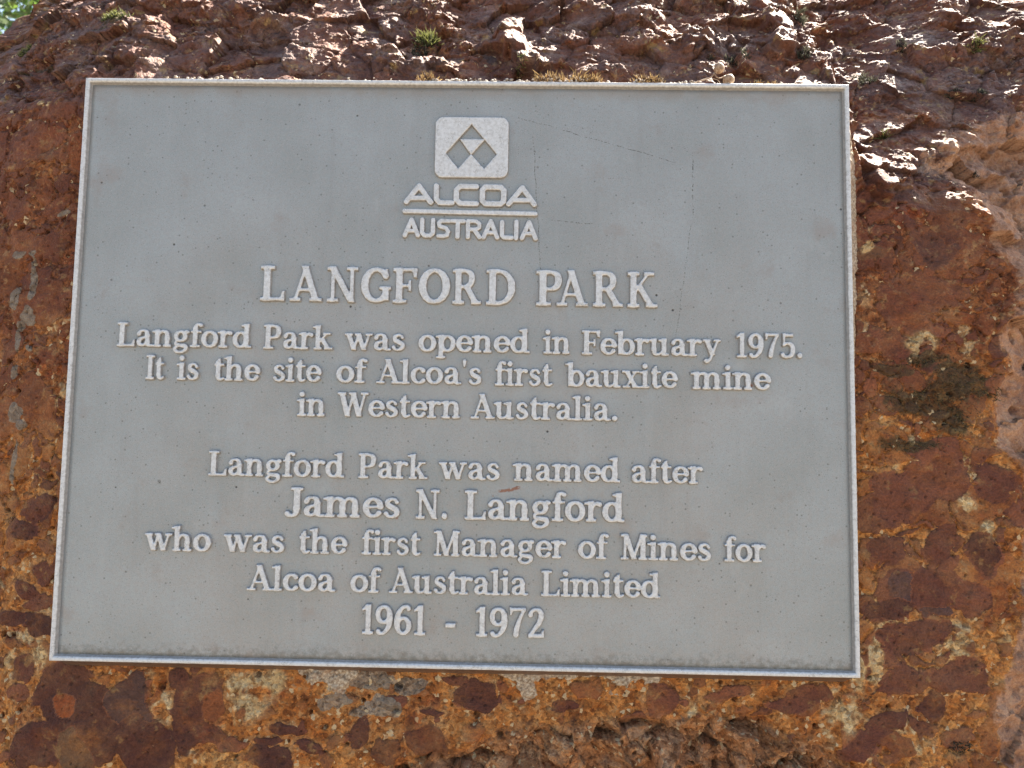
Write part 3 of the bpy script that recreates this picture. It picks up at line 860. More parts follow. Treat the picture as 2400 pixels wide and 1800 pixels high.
def mark(n, x0, y0, x1, y1, w, wob=0., thr=None, sc_=900):
    """a thin mark on the panel along a segment (metres)"""
    L = math.hypot(x1 - x0, y1 - y0)
    t = ((x1 - x0) / L, (y1 - y0) / L, 0)
    def dot(v, c):
        o = n.n('VectorMath', operation='DOT_PRODUCT')
        n.l(n.tc.outputs['Object'], o.inputs[0])
        o.inputs[1].default_value = v
        return n.math('SUBTRACT', o.outputs['Value'], c)
    al = dot(t, t[0] * x0 + t[1] * y0)
    nr = dot((-t[1], t[0], 0), -t[1] * x0 + t[0] * y0)
    if wob:
        nr = n.math('ADD', nr, n.math('MULTIPLY', n.math('SUBTRACT', n.noise(60, 3), .5), wob))
    f = n.rng(n.math('ABSOLUTE', nr), w, w * .4)
    f = n.math('MULTIPLY', f, n.math('MULTIPLY', n.rng(al, 0, .003), n.rng(al, L, L - .003)))
    if thr is not None:
        f = n.math('MULTIPLY', f, n.rng(n.noise(sc_, 2), thr - .04, thr + .04))
    return f


def face_material():
    n = N('dull_cast_metal')
    sep = n.n('SeparateXYZ')
    n.l(n.tc.outputs['Object'], sep.inputs[0])
    g1, g2, g3 = n.noise(14, 5), n.noise(1500, 2, .6), n.noise(300, 4, .6)
    c = n.ramp(g1, [(.35, (.268, .286, .276)), (.5, (.290, .309, .302)), (.65, (.312, .334, .330))])
    c = n.mix(n.math('MULTIPLY', n.rng(g3, .35, .65), .35), c, (.30, .27, .245))
    c = n.mix(n.math('MULTIPLY', n.rng(g2, .35, .65), .35), c, n.mix(1, c, (1.35, 1.35, 1.35), 'MULTIPLY'))
    c = n.mix(n.math('MULTIPLY', n.rng(n.noise(2000, 1), .70, .76), .8), c, (.62, .62, .60))
    c = n.mix(n.math('MULTIPLY', n.rng(n.noise(1300, 1), .325, .27), .75), c, (.10, .098, .09))
    # tarnish: a warmer field where the lettering holds the dirt, faint runs down the face
    fld = n.math('MULTIPLY', n.math('MULTIPLY', n.rng(n.math('ABSOLUTE', sep.outputs[0]), .29, .17), n.rng(sep.outputs[1], .17, .03)), n.rng(n.noise(16, 4, .6), .32, .62))
    c = n.mix(n.math('MULTIPLY', fld, .55), c, n.mix(1, c, (1.04, .955, .90), 'MULTIPLY'))
    mp = n.n('Mapping')
    mp.inputs['Scale'].default_value = (1, .07, 1)
    n.l(n.tc.outputs['Object'], mp.inputs[0])
    run = n.noise(110, 4, .6, 0, mp.outputs[0])
    c = n.mix(n.math('MULTIPLY', n.rng(run, .55, .72), .11), c, (.40, .41, .405))
    c = n.mix(n.math('MULTIPLY', n.rng(run, .44, .28), .11), c, (.21, .20, .185))
    # pits
    v = n.n('TexVoronoi')
    v.inputs['Scale'].default_value = 85
    n.l(n.tc.outputs['Object'], v.inputs['Vector'])
    vs = n.n('SeparateColor')
    n.l(v.outputs['Color'], vs.inputs[0])
    pit = n.math('MULTIPLY', n.rng(v.outputs['Distance'], .10, .05), n.rng(vs.outputs[0], .80, .82))
    pit = n.math('MULTIPLY', pit, n.rng(vs.outputs[1], .1, 1., .3, 1.))
    v2 = n.n('TexVoronoi')
    v2.inputs['Scale'].default_value = 300
    n.l(n.tc.outputs['Object'], v2.inputs['Vector'])
    vs2 = n.n('SeparateColor')
    n.l(v2.outputs['Color'], vs2.inputs[0])
    spk = n.math('MULTIPLY', n.rng(v2.outputs['Distance'], .26, .14), n.rng(n.math('ADD', vs2.outputs[0], n.math('MULTIPLY', n.math('SUBTRACT', n.noise(9, 3), .5), .35)), .86, .90))
    c = n.mix(n.math('MULTIPLY', spk, .6), c, (.10, .095, .085))
    c = n.mix(pit, c, (.055, .05, .045))
    # dirt gathered along the foot, brown wash under the head
    foot = n.math('MULTIPLY', n.rng(sep.outputs[1], -.200, -.219), n.rng(n.math('ADD', n.noise(230, 5, .7), n.math('MULTIPLY', n.rng(sep.outputs[1], -.208, -.2205), .20)), .50, .82))
    c = n.mix(n.math('MULTIPLY', foot, .48), c, (.085, .072, .052))
    wash = n.math('MULTIPLY', n.rng(n.math('ADD', sep.outputs[1], n.math('MULTIPLY', n.noise(90, 3), .005)), .211, .2215), n.rng(n.noise(45, 4), .25, .6, .35, 1))
    c = n.mix(n.math('MULTIPLY', wash, .42), c, (.26, .19, .125))
    ru = n.math('MULTIPLY', n.rng(n.noise(30, 5, .6), .58, .74), .35)
    c = n.mix(ru, c, (.27, .21, .17))
    li = n.math('MULTIPLY', n.rng(n.noise(26, 5, .65, .4), .60, .74), .30)
    c = n.mix(li, c, (.42, .43, .42))
    # scratches and scrapes
    S = [(.0405, .1975, .168, .1615,   .00038, .004, .52), (.0545, .1835, .0630, .062, .00042, .004, .50), (.179, .172, .1795, .117, .0006, .003, .55), (.0480, .1165, .1030, .1125, .0004, .003, .55),
         (.178, .115, .166, .024, .0004, .003, .55), (.0255, .1935, .0275, .1885, .0004, 0, None), (-.226, -.089, -.2255, -.0945, .0016, .001, .42), (.100, .150, .130, .148, .0005, .006, .62)]
    for s in S:
        c = n.mix(n.math('MULTIPLY', mark(n, *s), .85), c, (.075, .066, .055))
    for s in [(.0315, -.0945, .0500, -.0915, .0016, .004, .40, 500), (-.0430, -.1065, -.0440, -.118, .0012, .004, .5, 500), (.2205, -.0150, .2240, -.0085, .0020, .004, .42, 500), (.0270, -.0985, .0330, -.096, .0010, .003, .5, 500)]:
        c = n.mix(n.math('MULTIPLY', mark(n, *s), .8), c, (.24, .075, .028))
    hg = n.math('ADD', n.math('MULTIPLY', g2, .5), n.math('MULTIPLY', g3, .5))
    nr = n.bump(n.math('SUBTRACT', hg, n.math('MULTIPLY', pit, 1.5)), .35, .0006)
    return n.done(c, n.rng(g3, .3, .7, .62, .48), .25, nr, .4)


def raised_material(name, z0, z1):
    """worn bright on the linished tops, dull like the panel lower down the walls"""
    n = N(name)
    sep = n.n('SeparateXYZ')
    n.l(n.tc.outputs['Object'], sep.inputs[0])
    a, b = n.noise(420, 4, .6), n.noise(1500, 2)
    bright = n.ramp(a, [(.3, (.49, .485, .465)), (.55, (.60, .60, .585)), (.75, (.67, .67, .655))])
    # hair cracks: contour lines of a coarse noise, only here and there
    cw = n.noise(330, 3, .6, 1.2)
    crack = n.math('MULTIPLY', n.rng(n.math('ABSOLUTE', n.math('SUBTRACT', cw, .5)), .018, .006), n.rng(n.noise(150, 3), .48, .58))
    fl = n.rng(n.noise(700, 3, .6), .66, .72)
    bright = n.mix(n.math('MULTIPLY', crack, .72), bright, (.18, .165, .14))
    bright = n.mix(n.math('MULTIPLY', fl, .7), bright, (.24, .22, .19))
    dull = n.ramp(a, [(.35, (.235, .222, .205)), (.65, (.31, .30, .285))])
    f = n.rng(n.math('ADD', sep.outputs[2], n.math('MULTIPLY', n.math('SUBTRACT', a, .5), .0007)), z0, z1)
    dull = n.mix(n.rng(sep.outputs[1], -.2249, -.2254), dull, (.125, .075, .052))      # turns dark brown on the outer foot
    c = n.mix(f, dull, bright)
    nr = n.bump(n.math('SUBTRACT', n.math('ADD', n.math('MULTIPLY', a, .6), n.math('MULTIPLY', b, .3)), n.math('MULTIPLY', crack, .5)), .35, .0006)
    return n.done(c, n.rng(a, .3, .7, .55, .42), n.math('MULTIPLY', f, .1), nr, .5)


FACE = face_material()
LETTER = raised_material('worn_raised_metal', -.00125, -.00065)
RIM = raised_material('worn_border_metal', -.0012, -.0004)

# panel: a slab with a slightly uneven front
px_, py_ = np.linspace(-.2962, .2962, 149), np.linspace(-.2212, .2212, 112)
PX, PY = np.meshgrid(px_, py_)
PV = np.stack([PX, PY, PZ + .00012 * fbm(PX, PY, 25, 3, 151)], -1).reshape(-1, 3)
PF = grid_faces(149, 112)
edge = np.concatenate([np.arange(149), np.arange(1, 112) * 149 + 148, 111 * 149 + np.arange(147, -1, -1), np.arange(110, 0, -1) * 149])
bk = PV[edge].copy()
bk[:, 2] = -.0100
k0, ne = len(PV), len(edge)
PV = np.concatenate([PV, bk])
nx_ = (np.arange(ne) + 1) % ne
PF = np.concatenate([PF, np.stack([edge[nx_], edge, k0 + np.arange(ne), k0 + nx_], -1)])
pm = mesh_np('panel', PV, PF)
link('panel', pm, FACE, PL)

# raised border
def border():
    W2, H2 = .3, .225
    prof = [(.0, -.0122), (.0, -.0016), (.0, -.0007), (.0002, -.0002), (.0006, .0), (.0015, .00005), (.0025, .0), (.0029, -.0003), (.0034, -.0010), (.0043, -.0029), (.0050, -.0036)]
    st = .0022
    pts = []
    for (ax, ay), (bx, by) in (((-1, -1), (1, -1)), ((1, -1), (1, 1)), ((1, 1), (-1, 1)), ((-1, 1), (-1, -1))):
        L = 2 * (W2 if ay == by else H2)
        k = int(L / st)
        for i in range(k):
            t = i / k
            pts.append((ax + (bx - ax) * t, ay + (by - ay) * t))
    pts = np.array(pts)
    n = len(pts)
    arc = np.arange(n) * st
    V = []
    for j, (o, z) in enumerate(prof):
        jit = (fbm(arc, arc * 0 + j * .11, 160, 3, 161) * .00022) if 1 < j < 10 else 0
        jz = (fbm(arc, arc * 0 + j * .05, 120, 3, 171) * .00014) if 1 < j < 9 else 0
        oo = o + jit
        if j == 0:                              # draft: the foot of the plate flares out
            foot = np.where(pts[:, 1] < -.999, .0058 * sst(1., .975, np.abs(pts[:, 0])), 0) + .0006
            V.append(np.stack([pts[:, 0] * (W2 - oo), pts[:, 1] * (H2 + foot), np.full(n, z)], -1))
            continue
        V.append(np.stack([pts[:, 0] * (W2 - oo), pts[:, 1] * (H2 - oo), np.full(n, z) + jz], -1))
    V = np.concatenate(V)
    i = np.arange(n)
    F = np.concatenate([np.stack([j * n + i, j * n + (i + 1) % n, (j + 1) * n + (i + 1) % n, (j + 1) * n + i], -1) for j in range(len(prof) - 1)])
    return mesh_np('border', V, F)


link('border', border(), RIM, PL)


def relief(name, fields, wall, inset, ztop=-.0004):
    """fields: list of (x axis, y axis, sdf) in metres -> one heightfield mesh with sloping walls"""
    Vs, Fs, n0 = [], [], 0
    for ax, ay, D in fields:
        Xg, Yg = np.meshgrid(ax, ay)
        D = D + inset + .00022 * fbm(Xg, Yg, 420, 3, 181) + .00012 * perlin(Xg * 1500, Yg * 1500, 187)
        t = 1 - sst(0, wall, D)
        Z = PZ - .00035 + (ztop - PZ + .00035) * t + (.00010 * fbm(Xg, Yg, 300, 3, 191) - .00016 * sst(-.0005, 0, D)) * t
        on = D < wall * 1.02
        kp = on[:-1, :-1] | on[1:, 1:] | on[:-1, 1:] | on[1:, :-1]
        V, F, _ = compact(np.stack([Xg, Yg, Z], -1).reshape(-1, 3), grid_faces(len(ax), len(ay), kp))
        Vs.append(V)
        Fs.append(F + n0)
        n0 += len(V)
    return mesh_np(name, np.concatenate(Vs), np.concatenate(Fs))


def text_part(name, words, base, cap, slope=0.):
    fields = []
    for w, x0, x1 in words:
        ax, ay, D, a, b = word_sd(w, .00028 / cap)
        k = (x1 - x0) / 1000 / (b - a)               # metres per unit along the line
        y0 = (base + slope * (x0 + x1) / 2) / 1000
        fields.append((x0 / 1000 + (ax - a) * k, y0 + ay * cap, D * (cap + min(cap, k)) / 2))
    return link(name, relief(name, fields, min(.062 * cap, .0014), .010 * cap), LETTER, PL)


text_part('title_line', [('L', -154.4, -134.9), ('A', -131.5, -106.2), ('N', -102.8, -78.7), ('G', -76.8, -52.9), ('F', -51.7, -32.7), ('O', -32.0, -6.9), ('R', -5.7, 16.7), ('D', 20.1, 42.8),
                         ('P', 58.6, 78.8), ('A', 74.2, 98.7), ('R', 102.1, 125.6), ('K', 128.6, 151.9)], 48.2, .0270, -.0046)
LINES = [
    (11.0, .0184, [('Langford', -263.6, -159.3), ('Park', -150.1, -96.5), ('was', -87.4, -41.2), ('opened', -31.0, 54.5), ('in', 64.3, 85.1), ('February', 94.2, 199.8), ('1975.', 211.7, 261.3)]),
    (-14.0, .0184, [('It', -239.7, -225.2), ('is', -216.2, -198.7), ('the', -187.1, -151.3), ('site', -141.5, -104.1), ('of', -93.3, -69.2), ("Alcoa's", -62.3, 18.2), ('first', 28.3, 72.4), ('bauxite', 81.8, 167.5), ('mine', 176.9, 237.6)]),
    (-39.7, .0184, [('in', -122.6, -100.7), ('Western', -91.5, 2.3), ('Australia.', 10.4, 121.6)]),
    (-85.9, .0184, [('Langford', -187.8, -84.2), ('Park', -73.8, -21.0), ('was', -12.8, 33.2), ('named', 42.9, 123.9), ('after', 132.6, 185.8)]),
    (-115.4, .0214, [('James', -128.7, -41.2), ('N.', -29.7, -5.5), ('Langford', 7.3, 127.4)]),
    (-142.8, .0184, [('who', -233.6, -183.1), ('was', -173.7, -127.7), ('the', -116.6, -79.9), ('first', -69.3, -24.6), ('Manager', -15.4, 84.0), ('of', 92.4, 115.8), ('Mines', 124.3, 191.9), ('for', 201.6, 232.7)]),
    (-170.7, .0184, [('Alcoa', -154.6, -87.8), ('of', -77.3, -53.8), ('Australia', -48.0, 56.2), ('Limited', 65.5, 154.2)]),
    (-201.0, .0212, [('1961', -67.4, -20.1), ('-', -5.2, 2.6), ('1972', 17.4, 68.3)]),
]
for i, (b, cp, ws) in enumerate(LINES):
    text_part('text_line', ws, b, cp, (-.0035, -.0025)[i] if i < 2 else 0)

# emblem: a rounded tile with a recessed mark
ax, ay = np.arange(-26, 40, .25), np.arange(143, 201, .25)
Xg, Yg = np.meshgrid(ax, ay)
def poly(P): return sd_poly(Xg, Yg, P)
rr = 6.0
D = np.hypot(np.maximum(np.abs(Xg - 6.95) - 28.4 + rr, 0), np.maximum(np.abs(Yg - 171.8) - 24.1 + rr, 0)) - rr
rec = poly([(6.5, 190.5), (26.9, 166.4), (16.9, 154.5), (6.6, 166.2), (-3.3, 154.5), (-13.4, 166.9)])
tri = poly([(-2.2, 178.2), (17.0, 178.2), (6.6, 166.0)])
D = np.maximum(D, np.minimum(-rec, 9))
D = np.minimum(D, np.maximum(tri, -9))
link('emblem', relief('emblem', [(ax / 1000, ay / 1000, D / 1000)], .0011, .0001), LETTER, PL)


def strokes(name, L, x0, x1, y0, y1):
    ax, ay = np.arange(x0, x1, .22), np.arange(y0, y1, .22)
    Xg, Yg = np.meshgrid(ax, ay)
    D = np.full(Xg.shape, 99.)
    for r, P in L:
        D = np.minimum(D, sd_line(Xg, Yg, [(a, b, r) for a, b in P]))
    return link(name, relief(name, [(ax / 1000, ay / 1000, D / 1000)], .0011, .0001), LETTER, PL)


strokes('company_word', [
    (1.87, [(-43.1, 127.9), (-33.4, 140.6), (-24.0, 127.6)]), (1.7, [(-40.0, 130.8), (-27.1, 131.0)]),
    (1.87, [(-20.0, 140.7), (-19.8, 130.1), (-17.2, 127.5), (-7.6, 127.3)]),
    (1.94, [(11.2, 140.5), (-1.4, 140.5), (-4.3, 137.4), (-4.2, 129.9), (-1.2, 127.0), (11.4, 126.9)]),
    (2.0, [(18.2, 140.2), (30.1, 140.2), (32.6, 137.8), (32.6, 129.2), (30.2, 126.9), (18.5, 126.9), (16.0, 129.3), (16.0, 137.8), (18.2, 140.2)]),
    (1.87, [(36.6, 127.0), (47.0, 140.0), (56.5, 126.8)]), (1.7, [(40.6, 130.1), (52.7, 130.1)])], -48, 62, 122, 146)
strokes('underline', [(1.62, [(-44.2, 120.5), (57.2, 119.4)])], -48, 62, 115, 125)
strokes('country_word', [
    (1.57, [(-43.6, 101.2), (-38.5, 113.7), (-33.3, 101.3)]), (1.3, [(-41.5, 104.9), (-35.3, 105.0)]),
    (1.57, [(-30.3, 113.8), (-30.2, 103.6), (-28.1, 101.3), (-24.1, 101.2), (-21.8, 103.3), (-21.8, 113.6)]),
    (1.45, [(-9.6, 112.9), (-15.3, 113.1), (-17.3, 111.4), (-16.7, 108.8), (-11.7, 107.2), (-10.0, 104.9), (-10.8, 101.9), (-13.4, 100.9), (-17.5, 101.1)]),
    (1.49, [(-7.0, 113.0), (2.2, 112.9)]), (1.57, [(-2.6, 112.5), (-2.6, 100.5)]),
    (1.57, [(5.3, 112.9), (5.4, 100.5)]), (1.4, [(5.3, 113.1), (11.8, 113.0), (14.2, 111.0), (14.1, 108.2), (11.8, 106.5), (5.6, 106.4)]), (1.57, [(10.1, 106.3), (14.4, 100.4)]),
    (1.57, [(17.5, 100.4), (23.0, 113.3), (28.1, 100.4)]), (1.3, [(19.7, 104.2), (26.3, 104.1)]),
    (1.57, [(31.7, 112.6), (31.7, 102.1), (33.3, 100.5), (39.2, 100.3)]), (1.57, [(42.8, 112.9), (42.7, 100.0)]),
    (1.57, [(47.3, 100.2), (52.5, 112.8), (57.7, 100.0)]), (1.3, [(49.3, 103.8), (55.7, 103.7)])], -48, 62, 96, 117)
# ------------------------------------------------------------------ moss, grit, twig
def moss_material(name, lo, mid, tip):
    n = N(name)
    a = n.noise(700, 3)
    at = n.n('Attribute', attribute_name='along')
    f = n.math('ADD', at.outputs['Fac'], n.math('MULTIPLY', n.math('SUBTRACT', a, .5), .9))
    c = n.ramp(f, [(.1, lo), (.5, mid), (.95, tip)])
    n.b.inputs['Subsurface Weight'].default_value = 0
    m = n.done(c, .8)
    tr = n.n('BsdfTranslucent')
    n.l(c, tr.inputs[0])
    mx = n.n('MixShader')
    mx.inputs[0].default_value = .3
    out = n.t.nodes['Material Output']
    n.t.links.new(n.b.outputs[0], mx.inputs[1])
    n.t.links.new(tr.outputs[0], mx.inputs[2])
    n.t.links.new(mx.outputs[0], out.inputs[0])
    return m


GREEN = moss_material('green_moss', (.020, .022, .010), (.075, .085, .022), (.26, .27, .09))
DARK = moss_material('dark_moss', (.014, .014, .010), (.040, .040, .026), (.12, .12, .085))
BROWN = moss_material('dry_moss', (.035, .018, .010), (.13, .075, .032), (.38, .27, .12))


def blades(spots, rng, hgt, wid, lean=.6):
    """short curved leaflets standing on (point, normal) spots"""
    V, F, A = [], [], []
    for p, nrm in spots:
        d = (nrm + Vector((rng.gauss(0, lean), rng.gauss(0, lean), rng.gauss(0, lean)))).normalized()
        bend = Vector((rng.gauss(0, .5), rng.gauss(0, .5), rng.gauss(0, .5)))
        s = d.cross(Vector((rng.gauss(0, 1), rng.gauss(0, 1), rng.gauss(0, 1)))).normalized()
        H, w = hgt * rng.uniform(.55, 1.3), wid * rng.uniform(.7, 1.3)
        n = len(V)
        for k in range(4):
            t = k / 3
            c = p + d * (H * t) + bend * (H * .5 * t * t)
            ww = w * (1 - .85 * t) * (.75 + .6 * t * (1 - t) * 2)
            V += [c - s * ww, c + s * ww]
            A += [t, t]
        for k in range(3):
            F.append((n + 2 * k, n + 2 * k + 1, n + 2 * k + 3, n + 2 * k + 2))
    return V, F, A


def tuft(label, px, py, rad, n, hgt, wid, mat, stretch=1., seed=0, group='moss tufts on the boulder', ledge=None, name='moss_tuft', cat='moss', up=.3):
    if mat is DARK:
        hgt *= .75
    r = random.Random(seed + 100)
    c = on_rock(px, py) if ledge is None else Vector(ledge)
    spots = []
    for i in range(n):
        a, q = r.uniform(0, 2 * math.pi), math.sqrt(r.random()) * rad
        x, y = c.x + math.cos(a) * q * stretch, c.y + math.sin(a) * q
        if ledge is None:
            z, nr = rock_z(x, y) - hgt * .08, (rock_n(x, y) + Vector((0, up, 0))).normalized()
            z += .45 * hgt * max(0, 1 - (q / rad) ** 2)
        else:
            y, z = c.y + abs(math.sin(a) * q) * .15, c.z + math.sin(a) * q * .6
            nr = Vector((0, 1, .25)).normalized()
            y += .35 * hgt * max(0, 1 - (abs(x - c.x) / (rad * stretch)) ** 2) * r.random()
        spots.append((Vector((x, y, z)) - c, nr))
    V, F, A = blades(spots, r, hgt, wid)
    me = bpy.data.meshes.new(name)
    me.from_pydata([tuple(v) for v in V], [], F)
    for p in me.polygons: p.use_smooth = True
    at = me.attributes.new('along', 'FLOAT', 'POINT')
    at.data.foreach_set('value', np.array(A, np.float32))
    o = link(name, me, mat, mw=Matrix.Translation(M @ c) @ R3.to_4x4())
    return tag(o, label, cat, group)


LEDGE = lambda px: (on_plane(px, 190, -.006).x, .2256, -.006)
# along the top edge of the plaque
tuft('small dry brown moss tuft on the top edge of the plaque, left of its middle', 1000, 175, .0085, 150, .0045, .0005, BROWN, 1., 1, 'moss along the plaque top', LEDGE(1003))
tuft('dark brown moss cushion on the top edge of the plaque, right of the middle', 1285, 180, .010, 260, .0055, .0005, BROWN, 1.3, 2, 'moss along the plaque top', LEDGE(1290))
tuft('brown moss cushion touching the grey knob of rock above the plaque top edge', 1370, 180, .010, 260, .0065, .0005, BROWN, 1.3, 3, 'moss along the plaque top', LEDGE(1372))
tuft('widest dry moss fringe on the top edge of the plaque', 1520, 182, .010, 260, .0048, .0005, BROWN, 1.3, 4, 'moss along the plaque top', LEDGE(1518))
tuft('tiny pale moss sprig on the plaque top edge just right of the dry twig', 1775, 190, .004, 60, .0030, .0004, BROWN, 1.2, 5, 'moss along the plaque top', LEDGE(1773))
tuft('rightmost tiny moss sprig on the top edge of the plaque', 1810, 190, .004, 50, .0028, .0004, BROWN, 1.3, 6, 'moss along the plaque top', LEDGE(1812))
# on the rock
tuft('bright yellow green moss tuft on the rock above the plaque, left of its emblem', 998, 97, .0085, 230, .0075, .0006, GREEN, 1.25, 7)
tuft('dark withered moss clump just below the bright yellow green tuft', 985, 130, .0065, 120, .0045, .0005, DARK, 1.2, 8)
tuft('greyish green moss tuft beside the plaque top right corner', 2018, 193, .0085, 170, .0065, .0006, DARK, 1.2, 9)
tuft('dark moss clump on the rock above the dry twig', 1728, 135, .0075, 170, .0038, .0005, DARK, 1.3, 10)
tuft('small dark moss dot left of the dark clump above the twig', 1663, 138, .003, 60, .0032, .0004, DARK, 1.2, 11)
tuft('green moss tuft right of the sunlit streak above the plaque', 1872, 42, .0070, 130, .0070, .0006, DARK, 1., 12)
tuft('dark moss tuft right of the lower end of the sunlit streak', 1882, 132, .0055, 100, .0060, .0005, DARK, 1.1, 13)
tuft('pale yellow moss tuft highest on the right of the boulder', 2285, 112, .0055, 110, .0058, .0005, GREEN, 1.1, 14)
tuft('long grey green moss tuft above the plaque right corner, far up the rock', 2118, 105, .0062, 130, .0062, .0005, DARK, .9, 15)
tuft('small dark moss dot on the tan flank of the boulder', 2281, 415, .0030, 70, .0034, .0004, DARK, .9, 16)
tuft('dark round moss dot at the right, left one of a pair', 2236, 218, .0042, 90, .0040, .0005, DARK, 1.1, 17)
tuft('dark round moss dot at the right, right one of a pair', 2298, 220, .0044, 90, .0040, .0005, DARK, 1.2, 18)
tuft('small yellow moss sprig on the sunlit rock lip beside the plaque', 2062, 325, .0034, 60, .0050, .0005, GREEN, 1.1, 19)
tuft('yellow moss sprig above the plaque, right of the big sunlit chip', 1222, 150, .0032, 50, .0048, .0005, GREEN, 1.2, 20)
tuft('olive moss strip on the brown rock at the upper left', 265, 38, .0050, 240, .0040, .0005, GREEN, 3.2, 21)
tuft('flat olive moss patch at the far upper left of the boulder', 62, 124, .0044, 170, .0032, .0005, GREEN, 2.8, 22)
tuft('green moss smear at the lower right of the boulder', 2250, 1752, .0060, 120, .0030, .0005, DARK, 1.6, 23)


def film(label, blobs, n, hgt, mat, seed):
    r = random.Random(seed)
    c = on_rock(*blobs[0][:2])
    spots = []
    for px, py, rx, ry, k in blobs:
        for i in range(int(n * k)):
            p = on_plane(px + r.gauss(0, rx * .55), py + r.gauss(0, ry * .55), -.025)
            x, y = p.x, p.y
            spots.append((Vector((x, y, rock_z(x, y) - .0006)) - c, (rock_n(x, y) + Vector((0, -.5, 0))).normalized()))
    V, F, A = blades(spots, r, hgt, .00034, .8)
    me = bpy.data.meshes.new('moss_patch')
    me.from_pydata([tuple(v) for v in V], [], F)
    at = me.attributes.new('along', 'FLOAT', 'POINT')
    at.data.foreach_set('value', np.array(A, np.float32))
    return tag(link('moss_patch', me, mat, mw=Matrix.Translation(M @ c) @ R3.to_4x4()), label, 'moss')


MIXED = moss_material('olive_moss', (.022, .019, .010), (.070, .056, .026), (.21, .165, .075))
film('large shaggy olive moss patch on the boulder right of the plaque', [(2235, 895, 62, 50, 1), (2145, 935, 90, 30, .7), (2225, 985, 34, 40, .5), (2295, 925, 30, 12, .25), (2110, 1042, 70, 12, .5), (2150, 848, 60, 10, .3)], 330, .0050, MIXED, 5)


# grit lying along the top edge of the plaque: uncountable crumbs
def pebble(buf, c, r, rng):
    vs, fs = [], []
    nu, nv = 7, 4
    vs.append(c + Vector((0, 0, r)))
    for j in range(1, nv):
        ph = math.pi * j / nv
        for i in range(nu):
            th = 2 * math.pi * i / nu
            q = r * rng.uniform(.75, 1.2)
            vs.append(c + Vector((q * math.sin(ph) * math.cos(th) * 1.2, q * math.sin(ph) * math.sin(th) * .8, q * math.cos(ph))))
    vs.append(c - Vector((0, 0, r)))
    for i in range(nu): fs.append((0, 1 + i, 1 + (i + 1) % nu))
    for j in range(nv - 2):
        for i in range(nu):
            a, b = 1 + j * nu + i, 1 + j * nu + (i + 1) % nu
            fs.append((a, a + nu, b + nu, b))
    e = 1 + (nv - 1) * nu
    for i in range(nu): fs.append((e, e - nu + (i + 1) % nu, e - nu + i))
    buf.add(vs, fs)


def grit_material():
    n = N('pale_grit')
    a = n.noise(300, 3)
    c = n.ramp(a, [(.3, (.20, .14, .10)), (.5, (.42, .36, .30)), (.7, (.62, .57, .50))])
    return n.done(c, .85, nrm=n.bump(n.noise(1500, 2), .4, .0006))


GRIT = grit_material()
gb = Buf()
gr = random.Random(4)
for a, b, k, rm in [(395, 560, 60, .0011), (560, 960, 60, .0008), (1010, 1260, 190, .0013), (1260, 1500, 90, .0011), (1480, 1640, 60, .0011), (1700, 1950, 40, .0006), (250, 420, 14, .0006)]:
    for i in range(k):
        px = gr.uniform(a, b)
        r = rm * gr.uniform(.35, 1.25)
        x = on_plane(px, 188, -.005).x
        pebble(gb, Vector((x, .2252 + r * .5 + gr.random() ** 3 * .0022, gr.uniform(-.0105, -.0012))), r, gr)
tag(link('grit', gb.mesh('grit'), GRIT, mw=M), kind='stuff')


def stone(label, px, py, r, mat, sx=1.3, ledge=True, seed=1):
    g = random.Random(seed)
    c = Vector(LEDGE(px)) + Vector((0, r * .7, 0)) if ledge else on_rock(px, py)
    vs, fs = [], []
    bm = bmesh.new()
    bmesh.ops.create_icosphere(bm, subdivisions=3, radius=1)
    for v in bm.verts:
        k = 1 + .22 * float(perlin(np.array([v.co.x * 1.6 + seed]), np.array([v.co.y * 1.6 + v.co.z]), 5)[0]) + .08 * float(perlin(np.array([v.co.x * 5]), np.array([v.co.y * 5 + v.co.z * 3]), 6)[0])
        v.co = Vector((v.co.x * sx, v.co.y * .85, v.co.z)) * (r * k)
    me = bpy.data.meshes.new('pebble')
    bm.to_mesh(me)
    bm.free()
    for p in me.polygons: p.use_smooth = True
    return tag(link('pebble', me, mat, mw=Matrix.Translation(M @ c) @ R3.to_4x4()), label, 'pebble', 'pebbles on the plaque top edge')


stone('grey pebble on the plaque top edge right of the small dry moss tuft', 1068, 182, .0026, GRIT, 1.3, seed=3)
stone('white pebble on the plaque top edge near its left end', 545, 175, .0017, GRIT, 1.4, seed=5)
stone('pale round pebble just right of the white pebble on the plaque top edge', 612, 176, .0021, GRIT, 1.1, seed=8)

# dry twig with two round seed pods
def pod_material():
    n = N('dry_pod')
    at = n.noise(260, 4, .6)
    c = n.ramp(at, [(.3, (.13, .065, .035)), (.5, (.32, .21, .13)), (.7, (.55, .43, .31))])
    m = n.done(c, .6, nrm=n.bump(at, .5, .0006))
    return m


